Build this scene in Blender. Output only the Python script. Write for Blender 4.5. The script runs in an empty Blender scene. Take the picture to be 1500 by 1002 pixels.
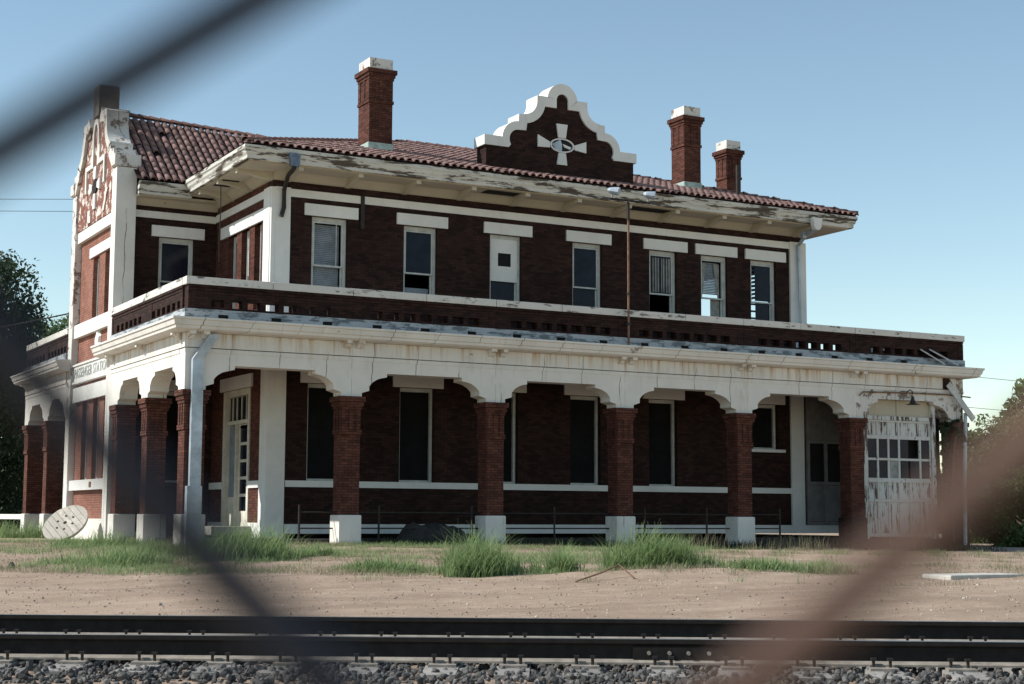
import bpy, math, random
import numpy as np
from mathutils import Vector, Matrix
random.seed(7)
rng = np.random.default_rng(7)
PI = math.pi
S = bpy.context.scene
COL = S.collection

# ------------------------------------------------------------------ camera, sky, sun
YAW, PITCH, ROLL = math.radians(28.399), math.radians(6.289), math.radians(0.265)
CAM = Vector((-11.085, -36.938, 0.708))
F = Vector((math.sin(YAW)*math.cos(PITCH), math.cos(YAW)*math.cos(PITCH), math.sin(PITCH)))
R0 = F.cross(Vector((0, 0, 1))).normalized()
U0 = R0.cross(F)
RR = R0*math.cos(ROLL) + U0*math.sin(ROLL)
UU = -R0*math.sin(ROLL) + U0*math.cos(ROLL)
cd = bpy.data.cameras.new('camera')
cam = bpy.data.objects.new('camera', cd)
COL.objects.link(cam)
M = Matrix((RR, UU, -F)).transposed().to_4x4()
M.translation = CAM
cam.matrix_world = M
cd.sensor_width = 36.0
cd.lens = 36.0*2322.9/1500
cd.clip_start = 0.01
cd.clip_end = 3000
cd.dof.use_dof = True
cd.dof.focus_distance = 38.0
cd.dof.aperture_fstop = 15.5
S.camera = cam

SUN_EL = math.radians(41.4)
SUN_AZ = math.radians(20.0)          # from -X turned towards +Y
SD = Vector((-math.cos(SUN_AZ)*math.cos(SUN_EL), math.sin(SUN_AZ)*math.cos(SUN_EL), math.sin(SUN_EL)))
w = bpy.data.worlds.new('World')
S.world = w
w.use_nodes = True
wn = w.node_tree
bg = wn.nodes['Background']
sky = wn.nodes.new('ShaderNodeTexSky')
sky.sky_type = 'NISHITA'
sky.sun_disc = False
sky.sun_elevation = SUN_EL
sky.sun_rotation = math.atan2(SD.x, SD.y)
sky.air_density = 1.0
sky.dust_density = 0.0
sky.ozone_density = 0.9
tint = wn.nodes.new('ShaderNodeMix'); tint.data_type = 'RGBA'; tint.blend_type = 'MULTIPLY'
tint.inputs[0].default_value = 1.0
tint.inputs[7].default_value = (.985, .99, .89, 1)
wn.links.new(sky.outputs[0], tint.inputs[6])
wn.links.new(tint.outputs[2], bg.inputs[0])
bg.inputs[1].default_value = 0.138
sl = bpy.data.lights.new('sun', 'SUN')
sl.energy = 5.0
sl.angle = math.radians(0.5)
sl.color = (1.0, 0.955, 0.88)
so = bpy.data.objects.new('sun', sl)
COL.objects.link(so)
so.rotation_euler = SD.to_track_quat('Z', 'Y').to_euler()
so.location = (-30, 10, 40)
S.view_settings.view_transform = 'Standard'
S.view_settings.look = 'None'
S.view_settings.gamma = 1.0
S.view_settings.use_curve_mapping = False
S.view_settings.exposure = 0.30

# ------------------------------------------------------------------ materials
def newmat(name):
    m = bpy.data.materials.new(name)
    m.use_nodes = True
    nt = m.node_tree
    return m, nt, nt.nodes['Principled BSDF']

class NT:
    def __init__(s, nt): s.nt = nt
    def n(s, t, **kw):
        x = s.nt.nodes.new(t)
        for k, v in kw.items(): setattr(x, k, v)
        return x
    def l(s, a, b): s.nt.links.new(a, b)
    def noise(s, vec, scale, detail=4, rough=.6, stretch=None):
        if stretch:
            mp = s.n('ShaderNodeMapping'); mp.inputs['Scale'].default_value = stretch
            s.l(vec, mp.inputs[0]); vec = mp.outputs[0]
        t = s.n('ShaderNodeTexNoise')
        t.inputs['Scale'].default_value = scale
        t.inputs['Detail'].default_value = detail
        t.inputs['Roughness'].default_value = rough
        s.l(vec, t.inputs['Vector'])
        return t.outputs['Fac']
    def ramp(s, fac, a, b, ca=(0, 0, 0, 1), cb=(1, 1, 1, 1)):
        r = s.n('ShaderNodeValToRGB')
        r.color_ramp.elements[0].position = a; r.color_ramp.elements[0].color = ca
        r.color_ramp.elements[1].position = b; r.color_ramp.elements[1].color = cb
        s.l(fac, r.inputs[0])
        return r.outputs[0]
    def mix(s, fac, a, b, mode='MIX'):
        m = s.n('ShaderNodeMix', data_type='RGBA', blend_type=mode)
        for inp, v in ((m.inputs[0], fac), (m.inputs[6], a), (m.inputs[7], b)):
            if hasattr(v, 'is_linked') or hasattr(v, 'links'): s.l(v, inp)
            elif isinstance(v, (int, float)): inp.default_value = v
            else: inp.default_value = (*v, 1) if len(v) == 3 else v
        return m.outputs[2]
    def bump(s, h, strength, dist, bsdf):
        b = s.n('ShaderNodeBump')
        b.inputs['Strength'].default_value = strength
        b.inputs['Distance'].default_value = dist
        s.l(h, b.inputs['Height']); s.l(b.outputs[0], bsdf.inputs['Normal'])

def objcoord(g): return g.n('ShaderNodeTexCoord').outputs['Object']

def simple(name, col, rough=.7, var=.25, scale=3.0, metal=0.0, spec=.3, rnd=0.0, bump=0.0):
    m, nt, b = newmat(name); g = NT(nt)
    co = objcoord(g)
    f = g.noise(co, scale, 5, .65)
    c = g.mix(g.ramp(f, .3, .7), tuple(x*(1-var) for x in col), tuple(min(1, x*(1+var)) for x in col))
    if rnd:
        oi = g.n('ShaderNodeObjectInfo')
        c = g.mix(g.ramp(oi.outputs['Random'], 0, 1), c, tuple(x*rnd for x in col))
    g.l(c, b.inputs['Base Color'])
    b.inputs['Roughness'].default_value = rough
    b.inputs['Metallic'].default_value = metal
    b.inputs['Specular IOR Level'].default_value = spec
    if bump: g.bump(g.noise(co, scale*8, 4), bump, .01, b)
    return m

def brickmat(name, c1, c2, mortar, flake=0.0):
    m, nt, b = newmat(name); g = NT(nt)
    co = objcoord(g)
    sp = g.n('ShaderNodeSeparateXYZ'); g.l(co, sp.inputs[0])
    tcn = g.n('ShaderNodeTexCoord')
    sn = g.n('ShaderNodeSeparateXYZ'); g.l(tcn.outputs['Normal'], sn.inputs[0])
    ab = g.n('ShaderNodeMath', operation='ABSOLUTE'); g.l(sn.outputs[0], ab.inputs[0])
    gt = g.n('ShaderNodeMath', operation='GREATER_THAN'); gt.inputs[1].default_value = .7; g.l(ab.outputs[0], gt.inputs[0])
    mx = g.n('ShaderNodeMix', data_type='FLOAT')
    g.l(gt.outputs[0], mx.inputs[0]); g.l(sp.outputs[0], mx.inputs[2]); g.l(sp.outputs[1], mx.inputs[3])
    cb = g.n('ShaderNodeCombineXYZ'); g.l(mx.outputs[0], cb.inputs[0]); g.l(sp.outputs[2], cb.inputs[1])
    bt = g.n('ShaderNodeTexBrick')
    bt.inputs['Scale'].default_value = 1.0
    bt.inputs['Brick Width'].default_value = .212
    bt.inputs['Row Height'].default_value = .0685
    bt.inputs['Mortar Size'].default_value = .0062
    bt.inputs['Mortar Smooth'].default_value = .25
    bt.inputs['Bias'].default_value = -.1
    bt.inputs['Color1'].default_value = (*c1, 1)
    bt.inputs['Color2'].default_value = (*c2, 1)
    bt.inputs['Mortar'].default_value = (*mortar, 1)
    g.l(cb.outputs[0], bt.inputs['Vector'])
    c = bt.outputs['Color']
    big = g.noise(co, .9, 5, .7)
    c = g.mix(g.ramp(big, .35, .75), c, (.55, .5, .5), 'MULTIPLY')
    fine = g.noise(co, 9, 3, .6)
    c = g.mix(.45, c, g.ramp(fine, .25, .75, (.55, .55, .55, 1), (1.35, 1.3, 1.25, 1)), 'MULTIPLY')
    if flake:
        fl = g.noise(co, 3.2, 8, .72)
        c = g.mix(g.ramp(fl, .62-flake, .66-flake), c, (.62, .57, .52))
    else:
        fl = g.noise(co, 14, 6, .7)
        c = g.mix(g.ramp(fl, .70, .74), c, (.30, .26, .24))
    g.l(c, b.inputs['Base Color'])
    b.inputs['Roughness'].default_value = .9
    b.inputs['Specular IOR Level'].default_value = .15
    h = g.mix(.25, bt.outputs['Fac'], fine)
    inv = g.n('ShaderNodeMath', operation='SUBTRACT'); inv.inputs[0].default_value = 1
    g.l(bt.outputs['Fac'], inv.inputs[1])
    g.bump(inv.outputs[0], .55, .012, b)
    return m

def paintmat(name, base, under, amount, stretch=(1, 1, 1), scale=2.2, stain=(.35, .27, .17), stain_amt=.35, crack=True, rough=.75):
    m, nt, b = newmat(name); g = NT(nt)
    co = objcoord(g)
    c = g.mix(g.ramp(g.noise(co, 1.1, 5, .6), .3, .7), base, tuple(x*.84 for x in base))
    st = g.noise(co, 1.0, 6, .7, (2.6, 2.6, .35))
    c = g.mix(g.ramp(st, .56, .82, (0, 0, 0, 1), (stain_amt,)*3+(1,)), c, stain)
    gr = g.noise(co, 6.5, 6, .75)
    c = g.mix(g.ramp(gr, .60, .80, (0, 0, 0, 1), (.5, .5, .5, 1)), c, (.30, .29, .27))
    pe = g.noise(co, scale, 9, .72, stretch)
    pf = g.ramp(pe, .70-amount, .74-amount)
    c = g.mix(pf, c, under)
    if crack:
        wob = g.n('ShaderNodeTexNoise'); wob.inputs['Scale'].default_value = 1.3; wob.inputs['Detail'].default_value = 5
        g.l(co, wob.inputs['Vector'])
        sp = g.n('ShaderNodeSeparateXYZ'); g.l(co, sp.inputs[0])
        ad = g.n('ShaderNodeMath', operation='ADD'); g.l(sp.outputs[0], ad.inputs[0]); g.l(sp.outputs[1], ad.inputs[1])
        wo = g.n('ShaderNodeMath', operation='MULTIPLY_ADD'); wo.inputs[1].default_value = .22; g.l(wob.outputs['Fac'], wo.inputs[0]); g.l(ad.outputs[0], wo.inputs[2])
        fr = g.n('ShaderNodeMath', operation='PINGPONG'); fr.inputs[1].default_value = .62; g.l(wo.outputs[0], fr.inputs[0])
        ck = g.ramp(fr.outputs[0], .006, .014, (.9, .9, .9, 1), (0, 0, 0, 1))
        ckn = g.mix(1.0, ck, g.ramp(g.noise(co, .9, 3), .42, .52), 'MULTIPLY')
        # rust runs from the cornice down the frieze
        ru = g.noise(co, 1.0, 5, .7, (7, 7, .25))
        zr = g.n('ShaderNodeMapRange'); zr.inputs[1].default_value = 4.55; zr.inputs[2].default_value = 5.05; g.l(sp.outputs[2], zr.inputs[0])
        rm = g.mix(1.0, g.ramp(ru, .50, .64, (0, 0, 0, 1), (.9, .9, .9, 1)), zr.outputs[0], 'MULTIPLY')
        top = g.n('ShaderNodeMath', operation='LESS_THAN'); top.inputs[1].default_value = 5.08; g.l(sp.outputs[2], top.inputs[0])
        rm = g.mix(1.0, rm, top.outputs[0], 'MULTIPLY')
        c = g.mix(rm, c, (.42, .27, .14))
        c = g.mix(ckn, c, (.12, .10, .08))
    g.l(c, b.inputs['Base Color'])
    b.inputs['Roughness'].default_value = rough
    b.inputs['Specular IOR Level'].default_value = .25
    g.bump(pe, .35, .01, b)
    return m

MT = {}
MT['brick'] = brickmat('shade_tone_brick', (.054, .0270, .0220), (.021, .0125, .011), (.016, .012, .011))  # brick darkened: the shade of the front is put into its colour
MT['brick_half_lit'] = brickmat('half_lit_tone_brick', (.150, .060, .043), (.070, .030, .022), (.024, .017, .015))  # same brick, mid tone: sun on piers, chimneys and side wall painted in
MT['brick_lit'] = brickmat('sunlit_tone_brick', (.29, .125, .090), (.22, .088, .063), (.36, .26, .21))  # same brick again, lightened to paint the sun on the pavilion
MT['brick_flaking'] = brickmat('lit_tone_brick_flaking_paint', (.25, .095, .072), (.18, .068, .052), (.34, .25, .20), flake=.09)  # flaking paint over brick lightened for the gable's sunlight
MT['plaster'] = paintmat('white_plaster', (.72, .70, .65), (.28, .25, .21), .055, scale=1.6, stain_amt=.6)
MT['plaster_old'] = paintmat('peeling_white_plaster', (.66, .64, .60), (.20, .16, .13), .17, scale=3.0, stain_amt=.5)
MT['trim'] = paintmat('white_trim', (.74, .74, .71), (.30, .28, .26), -.03, scale=2.5, stain_amt=.25, crack=False)
MT['coping'] = paintmat('weathered_coping_stone', (.66, .64, .59), (.16, .15, .14), .14, (.45, .45, 1.5), scale=3.4, stain_amt=.5, stain=(.2, .19, .17), crack=False)
MT['curb'] = paintmat('mottled_curb', (.38, .41, .43), (.13, .15, .165), .20, (.45, .45, 2.0), scale=3.5, stain_amt=.5, stain=(.18, .2, .2), crack=False)
MT['peel'] = paintmat('peeling_cornice_paint', (.60, .60, .55), (.085, .07, .055), .20, (.28, .28, 2.2), 2.6, stain_amt=.4, crack=False)
MT['soffit'] = paintmat('cream_soffit_paint', (.50, .46, .36), (.13, .10, .07), .03, (.6, .6, 1), 2.0, stain_amt=.4, crack=False)
MT['doorpaint'] = paintmat('scabbed_door_paint', (.60, .61, .58), (.10, .07, .06), .185, (2.2, 2.2, .3), 3.8, stain_amt=.5, crack=False)
MT['doortrim'] = paintmat('chipped_door_trim', (.58, .58, .55), (.11, .08, .065), .10, (1.6, 1.6, 1.0), 6.0, stain_amt=.5, crack=False)
MT['frame'] = simple('pale_window_paint', (.50, .52, .50), .6, .2, 4)
MT['creampaint'] = simple('cream_door_paint', (.58, .555, .47), .6, .2, 3)
MT['concrete'] = simple('old_concrete', (.42, .40, .36), .9, .25, 2.5, bump=.3)
MT['stain'] = simple('soot_stained_stone', (.17, .155, .135), .9, .45, 2.5, bump=.3)
MT['galv'] = simple('galvanised_metal', (.38, .44, .50), .45, .35, 2.0, metal=.35)
MT['galvdark'] = simple('blue_grey_metal', (.13, .17, .23), .5, .4, 6.0, metal=.3)
MT['copper'] = simple('verdigris_flashing', (.36, .45, .41), .6, .3, 6.0)
MT['rust'] = simple('rusty_iron', (.20, .12, .08), .8, .45, 7.0, metal=.2)
MT['iron'] = simple('dark_iron', (.035, .03, .028), .6, .3, 8.0, metal=.4)
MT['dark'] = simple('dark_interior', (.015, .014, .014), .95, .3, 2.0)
MT['roofdeck'] = simple('tile_underlay', (.028, .017, .016), .95, .3, 4.0)
MT['tile'] = simple('clay_roof_tile', (.30, .185, .165), .85, .45, 9.0, rnd=.5, bump=.2)
MT['tilecap'] = simple('ridge_tile_clay', (.20, .11, .095), .85, .35, 8.0, rnd=.6)
MT['wood_grey'] = simple('grey_weathered_wood', (.42, .39, .34), .9, .3, 7.0, rnd=.8, bump=.3)
MT['board'] = simple('pale_loose_board', (.48, .48, .46), .8, .25, 6.0)
MT['blind'] = simple('dusty_blind', (.20, .235, .27), .8, .25, 4.0)
MT['curtain'] = simple('old_curtain', (.27, .28, .26), .9, .35, 5.0)
MT['bark'] = simple('bark', (.09, .07, .055), .95, .3, 6.0)
MT['wire'] = simple('shade_tone_fence_wire', (.026, .026, .034), .7, .35, 300.0)  # wires in shade: their darkness is painted into the colour
MT['wire_rust_lit'] = simple('lit_rusty_fence_wire', (.125, .074, .055), .8, .35, 300.0)  # rust plus a lighter painted tone for the one sunlit wire
MT['rail'] = simple('rail_steel', (.020, .018, .017), .75, .3, 12.0, metal=.0, spec=.12)
MT['railtop'] = simple('polished_rail_head', (.34, .33, .31), .35, .15, 12.0, metal=.8)
MT['railbase'] = simple('dusty_rail_base', (.24, .215, .185), .9, .3, 10.0)
MT['tie'] = simple('weathered_tie', (.27, .255, .235), .95, .3, 5.0, rnd=.7, bump=.4)
MT['asph'] = simple('dark_heap', (.035, .032, .03), .95, .4, 3.0)
MT['greyboard'] = simple('dirty_grey_boards', (.20, .19, .19), .9, .3, 2.0)
MT['letter'] = simple('faded_letter_paint', (.33, .36, .34), .8, .3, 9.0)

def glassmat(name, col, rough=.12):
    m, nt, b = newmat(name); g = NT(nt)
    co = objcoord(g)
    c = g.mix(g.ramp(g.noise(co, 2.5, 5, .7), .35, .7), col, tuple(x*1.8+.006 for x in col))
    g.l(c, b.inputs['Base Color'])
    b.inputs['Roughness'].default_value = rough
    b.inputs['Specular IOR Level'].default_value = .12
    g.bump(g.noise(co, 1.5, 2), .05, .02, b)
    return m
MT['glass'] = glassmat('dusty_window_glass', (.006, .008, .016))
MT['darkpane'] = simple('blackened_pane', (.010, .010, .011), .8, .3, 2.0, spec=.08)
MT['glass_purple'] = glassmat('grimy_door_glass', (.016, .014, .022), .3)

def leafmat(name, c1, c2, trans=.35):
    m, nt, b = newmat(name); g = NT(nt)
    at = g.n('ShaderNodeAttribute'); at.attribute_name = 'tint'
    c = g.mix(at.outputs['Fac'], c1, c2)
    g.l(c, b.inputs['Base Color'])
    b.inputs['Roughness'].default_value = .65
    b.inputs['Specular IOR Level'].default_value = .25
    tr = g.n('ShaderNodeBsdfTranslucent'); g.l(c, tr.inputs[0])
    ms = g.n('ShaderNodeMixShader'); ms.inputs[0].default_value = trans
    out = nt.nodes['Material Output']
    g.l(b.outputs[0], ms.inputs[1]); g.l(tr.outputs[0], ms.inputs[2]); g.l(ms.outputs[0], out.inputs[0])
    return m
MT['leaf_dark'] = leafmat('dark_leaves', (.022, .040, .020), (.040, .065, .028), .2)
MT['leaf'] = leafmat('green_leaves', (.060, .105, .038), (.14, .20, .075), .4)
MT['leaf_olive'] = leafmat('olive_leaves', (.115, .13, .055), (.24, .24, .11), .4)
MT['grass'] = leafmat('fresh_grass', (.085, .155, .060), (.34, .44, .20), .5)
MT['straw'] = leafmat('dry_grass', (.17, .16, .09), (.40, .35, .24), .35)

def dirtmat():
    m, nt, b = newmat('reddish_dirt'); g = NT(nt)
    co = objcoord(g)
    big = g.noise(co, .25, 6, .65)
    c = g.mix(g.ramp(big, .3, .7), (.40, .31, .24), (.30, .225, .17))
    mid = g.noise(co, 2.2, 8, .7)
    c = g.mix(g.ramp(mid, .52, .70, (0, 0, 0, 1), (.6, .6, .6, 1)), c, (.50, .40, .32))
    mp = g.n('ShaderNodeMapping'); mp.inputs['Rotation'].default_value = (0, 0, YAW+math.radians(2.6)); mp.inputs['Scale'].default_value = (.12, 1.6, 1); g.l(co, mp.inputs[0])
    rt = g.noise(mp.outputs[0], 1.5, 5, .6)
    c = g.mix(.6, c, g.ramp(rt, .35, .65, (.74, .73, .72, 1), (1.14, 1.13, 1.12, 1)), 'MULTIPLY')
    ne = g.noise(co, 30, 6, .8)
    c = g.mix(.75, c, g.ramp(ne, .3, .72, (.62, .6, .58, 1), (1.3, 1.28, 1.25, 1)), 'MULTIPLY')
    g.l(c, b.inputs['Base Color'])
    b.inputs['Roughness'].default_value = .95
    b.inputs['Specular IOR Level'].default_value = .1
    mm = g.n('ShaderNodeMath', operation='ADD'); g.l(ne, mm.inputs[0]); g.l(mid, mm.inputs[1])
    g.bump(mm.outputs[0], .6, .03, b)
    return m
MT['dirt'] = dirtmat()

def stonemat(name, ca, cb):
    m, nt, b = newmat(name); g = NT(nt)
    at = g.n('ShaderNodeAttribute'); at.attribute_name = 'tint'
    c = g.ramp(at.outputs['Fac'], 0, 1, ca, cb)
    g.l(c, b.inputs['Base Color'])
    b.inputs['Roughness'].default_value = .9
    return m
MT['stone'] = stonemat('grey_ballast', (.035, .034, .034, 1), (.20, .19, .175, 1))
MT['pebble'] = stonemat('tan_pebble', (.10, .075, .06, 1), (.52, .45, .37, 1))

# ------------------------------------------------------------------ mesh helpers
class MB:
    def __init__(s): s.v = []; s.f = []; s.mi = []
    def add(s, vs, fs, mi=0):
        k = len(s.v); s.v += [tuple(p) for p in vs]
        for f in fs: s.f.append(tuple(i+k for i in f)); s.mi.append(mi)
        return s
    def box(s, x0, x1, y0, y1, z0, z1, mi=0):
        return s.add([(x0, y0, z0), (x1, y0, z0), (x1, y1, z0), (x0, y1, z0), (x0, y0, z1), (x1, y0, z1), (x1, y1, z1), (x0, y1, z1)],
                     [(3, 2, 1, 0), (4, 5, 6, 7), (0, 1, 5, 4), (1, 2, 6, 5), (2, 3, 7, 6), (3, 0, 4, 7)], mi)
    def obox(s, c, ax, ay, az, mi=0):
        c = Vector(c); ax = Vector(ax)/2; ay = Vector(ay)/2; az = Vector(az)/2
        P = [c-ax-ay-az, c+ax-ay-az, c+ax+ay-az, c-ax+ay-az, c-ax-ay+az, c+ax-ay+az, c+ax+ay+az, c-ax+ay+az]
        return s.add(P, [(3, 2, 1, 0), (4, 5, 6, 7), (0, 1, 5, 4), (1, 2, 6, 5), (2, 3, 7, 6), (3, 0, 4, 7)], mi)
    def prism(s, poly, axis, a0, a1, mi=0):
        # poly in the two other axes (x: (y,z); y: (x,z); z: (x,y)); concave allowed
        def P(p, a):
            return {0: (a, p[0], p[1]), 1: (p[0], a, p[1]), 2: (p[0], p[1], a)}[axis]
        n = len(poly)
        vs = [P(p, a0) for p in poly]+[P(p, a1) for p in poly]
        fs = [tuple(range(n)), tuple(range(2*n-1, n-1, -1))]
        for i in range(n):
            j = (i+1) % n
            fs.append((i, i+n, j+n, j))
        return s.add(vs, fs, mi)
    def band(s, outer, inner, axis, a0, a1, mi=0):
        def P(p, a):
            return {0: (a, p[0], p[1]), 1: (p[0], a, p[1])}[axis]
        n = len(outer)
        vs = [P(p, a0) for p in outer]+[P(p, a0) for p in inner]+[P(p, a1) for p in outer]+[P(p, a1) for p in inner]
        fs = []
        for i in range(n-1):
            fs += [(i, i+1, n+i+1, n+i), (2*n+i, 3*n+i, 3*n+i+1, 2*n+i+1), (i, 2*n+i, 2*n+i+1, i+1), (n+i, n+i+1, 3*n+i+1, 3*n+i)]
        fs += [(0, n, 3*n, 2*n), (n-1, 3*n-1, 4*n-1, 2*n-1)]
        return s.add(vs, fs, mi)
    def tube(s, pts, r, seg=8, mi=0, cap=True):
        pts = [Vector(p) for p in pts]
        rs = r if isinstance(r, (list, tuple)) else [r]*len(pts)
        vs = []; fs = []
        t0 = (pts[1]-pts[0]).normalized()
        ref = Vector((0, 0, 1)) if abs(t0.z) < .9 else Vector((1, 0, 0))
        for i, p in enumerate(pts):
            t = (pts[min(i+1, len(pts)-1)]-pts[max(i-1, 0)]).normalized()
            a = ref - t*ref.dot(t); a.normalize(); b = t.cross(a)
            for k in range(seg):
                th = 2*PI*k/seg
                vs.append(p+(a*math.cos(th)+b*math.sin(th))*rs[i])
        for i in range(len(pts)-1):
            for k in range(seg):
                k2 = (k+1) % seg
                fs.append((i*seg+k, i*seg+k2, (i+1)*seg+k2, (i+1)*seg+k))
        if cap:
            fs.append(tuple(range(seg-1, -1, -1))); fs.append(tuple(range((len(pts)-1)*seg, len(pts)*seg)))
        return s.add(vs, fs, mi)
    def wall(s, axis, pos, thick, u0, u1, z0, z1, holes, mi=0):
        # vertical wall: axis 1 -> plane y=pos (u=x), axis 0 -> plane x=pos (u=y); holes (u0,u1,z0,z1) go right through
        us = sorted({u0, u1, *[h[0] for h in holes], *[h[1] for h in holes]})
        zs = sorted({z0, z1, *[h[2] for h in holes], *[h[3] for h in holes]})
        us = [u for u in us if u0 <= u <= u1]; zs = [z for z in zs if z0 <= z <= z1]
        def solid(i, j):
            if i < 0 or j < 0 or i >= len(us)-1 or j >= len(zs)-1: return False
            cu = (us[i]+us[i+1])/2; cz = (zs[j]+zs[j+1])/2
            return not any(h[0] < cu < h[1] and h[2] < cz < h[3] for h in holes)
        def P(u, d, z): return (u, pos+d, z) if axis == 1 else (pos+d, u, z)
        for i in range(len(us)-1):
            for j in range(len(zs)-1):
                if not solid(i, j): continue
                a, b, c, d = us[i], us[i+1], zs[j], zs[j+1]
                s.add([P(a, 0, c), P(b, 0, c), P(b, 0, d), P(a, 0, d)], [(0, 1, 2, 3)], mi)
                s.add([P(a, thick, c), P(b, thick, c), P(b, thick, d), P(a, thick, d)], [(3, 2, 1, 0)], mi)
                if not solid(i-1, j): s.add([P(a, 0, c), P(a, thick, c), P(a, thick, d), P(a, 0, d)], [(3, 2, 1, 0)], mi)
                if not solid(i+1, j): s.add([P(b, 0, c), P(b, thick, c), P(b, thick, d), P(b, 0, d)], [(0, 1, 2, 3)], mi)
                if not solid(i, j-1): s.add([P(a, 0, c), P(b, 0, c), P(b, thick, c), P(a, thick, c)], [(3, 2, 1, 0)], mi)
                if not solid(i, j+1): s.add([P(a, 0, d), P(b, 0, d), P(b, thick, d), P(a, thick, d)], [(0, 1, 2, 3)], mi)
        return s
    def mesh(s, name, mats, smooth=False):
        me = bpy.data.meshes.new(name)
        me.from_pydata(s.v, [], s.f)
        for m in (mats if isinstance(mats, (list, tuple)) else [mats]):
            me.materials.append(MT[m] if isinstance(m, str) else m)
        if any(s.mi): me.polygons.foreach_set('material_index', s.mi)
        if smooth: me.polygons.foreach_set('use_smooth', [True]*len(me.polygons))
        me.update()
        return me
    def obj(s, name, mats, parent=None, smooth=False, bevel=0):
        o = bpy.data.objects.new(name, s.mesh(name, mats, smooth))
        COL.objects.link(o)
        if parent is not None: o.parent = parent
        if bevel:
            import bmesh
            bm = bmesh.new(); bm.from_mesh(o.data)
            bmesh.ops.recalc_face_normals(bm, faces=bm.faces)
            bmesh.ops.remove_doubles(bm, verts=bm.verts, dist=1e-5)
            bmesh.ops.bevel(bm, geom=list(bm.edges), offset=bevel, segments=2, profile=.6, affect='EDGES')
            bm.to_mesh(o.data); bm.free()
        return o

def tag(o, label, cat, group=None, kind=None):
    o['label'] = label; o['category'] = cat
    if group: o['group'] = group
    if kind: o['kind'] = kind
    return o
def struct(o): o['kind'] = 'structure'; return o
def stuff(o): o['kind'] = 'stuff'; return o
def empty(name, loc=(0, 0, 0)):
    o = bpy.data.objects.new(name, None); COL.objects.link(o); o.location = loc
    o.empty_display_size = .2
    return o
def inst(name, me, parent=None, mat=None):
    o = bpy.data.objects.new(name, me); COL.objects.link(o)
    if parent is not None: o.parent = parent
    if mat is not None: o.matrix_basis = mat
    return o
def B(x0, x1, y0, y1, z0, z1, name, m, parent, bevel=0):
    return MB().box(x0, x1, y0, y1, z0, z1).obj(name, m, parent, bevel=bevel)
def set_tint(me, vals):
    a = me.attributes.new('tint', 'FLOAT', 'POINT'); a.data.foreach_set('value', np.asarray(vals, dtype=np.float32))

# ------------------------------------------------------------------ ground
FH = Vector((math.sin(YAW), math.cos(YAW), 0)); RH = Vector((math.cos(YAW), -math.sin(YAW), 0))
GD = [-60, 6.5, 8.6, 14.5, 15.8, 20, 26.5, 31, 35, 36.5, 400]
GZ = [-.95, -.92, -.345, -.36, -.62, -.50, -.30, -.13, -.02, 0, 0]
def gz(x, y):
    x = np.asarray(x, float); y = np.asarray(y, float)
    d = (x-CAM.x)*FH.x+(y-CAM.y)*FH.y
    z = np.interp(d, GD, GZ)
    far = np.clip((d-22)/10, 0, 1)
    z = z-.0125*np.clip(x-4, 0, 22)*far
    b = (np.sin(x*.9+1.3*np.sin(y*.5))*np.cos(y*.8+.7)+.5*np.sin(x*2.3+y*1.7)+.4*np.sin(-x*3.9+y*4.6))*.022
    z = z+b*np.clip((d-16)/6, .1, 1)*np.clip((46-d)/8+.3, .3, 1)
    # low bank of earth right of the middle
    z = z+.13*np.exp(-(((x-4.6)/2.6)**2+((y+14.4+.25*(x-4.6))/.7)**2))
    return z
def G(x, y): return float(gz(x, y))

def ground_mesh():
    ds = np.concatenate([[-60, -20, 0, 4], np.arange(6, 16.5, .25), np.arange(16.5, 48, .33), [50, 54, 60, 70, 85, 110, 150, 220, 350, 600, 1200, 2200]])
    rs = np.concatenate([[-2200, -900, -400, -200, -120, -80, -55, -40, -32], np.arange(-27, 30, .4), [32, 36, 44, 60, 90, 140, 220, 420, 900, 2200]])
    DD, RRm = np.meshgrid(ds, rs, indexing='ij')
    X = CAM.x+DD*FH.x+RRm*RH.x; Y = CAM.y+DD*FH.y+RRm*RH.y
    Z = gz(X, Y)
    n, m = DD.shape
    V = np.stack([X, Y, Z], -1).reshape(-1, 3)
    idx = np.arange(n*m).reshape(n, m)
    Fc = np.stack([idx[:-1, :-1], idx[:-1, 1:], idx[1:, 1:], idx[1:, :-1]], -1).reshape(-1, 4)[:, ::-1]
    me = bpy.data.meshes.new('ground')
    me.from_pydata(V.tolist(), [], Fc.tolist())
    me.materials.append(MT['dirt'])
    me.polygons.foreach_set('use_smooth', [True]*len(me.polygons))
    o = bpy.data.objects.new('ground', me); COL.objects.link(o)
    struct(o)
ground_mesh()

# ------------------------------------------------------------------ the depot
D = 2.59; W0 = 3.04; W1 = 20.79; XE = 25.05; YB = 18.4; YW = 7.33
GY0, GY1, GC = 7.05, 12.35, 9.70
dep = empty('depot_building')
tag(dep, 'derelict two storey red brick railway depot with white arcade and tiled roof', 'train station')

# --- window openings
UPX = [(4.16, 5.19), (6.87, 7.89), (9.56, 10.58), (12.29, 13.30), (14.97, 15.96), (16.86, 17.85), (18.74, 19.73)]
UPZ = (6.25, 8.73)
LOX = [(4.13, 5.17), (6.81, 7.86), (9.45, 10.49), (12.22, 13.24), (14.93, 15.94)]
LOZ = (1.63, 4.22)
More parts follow.
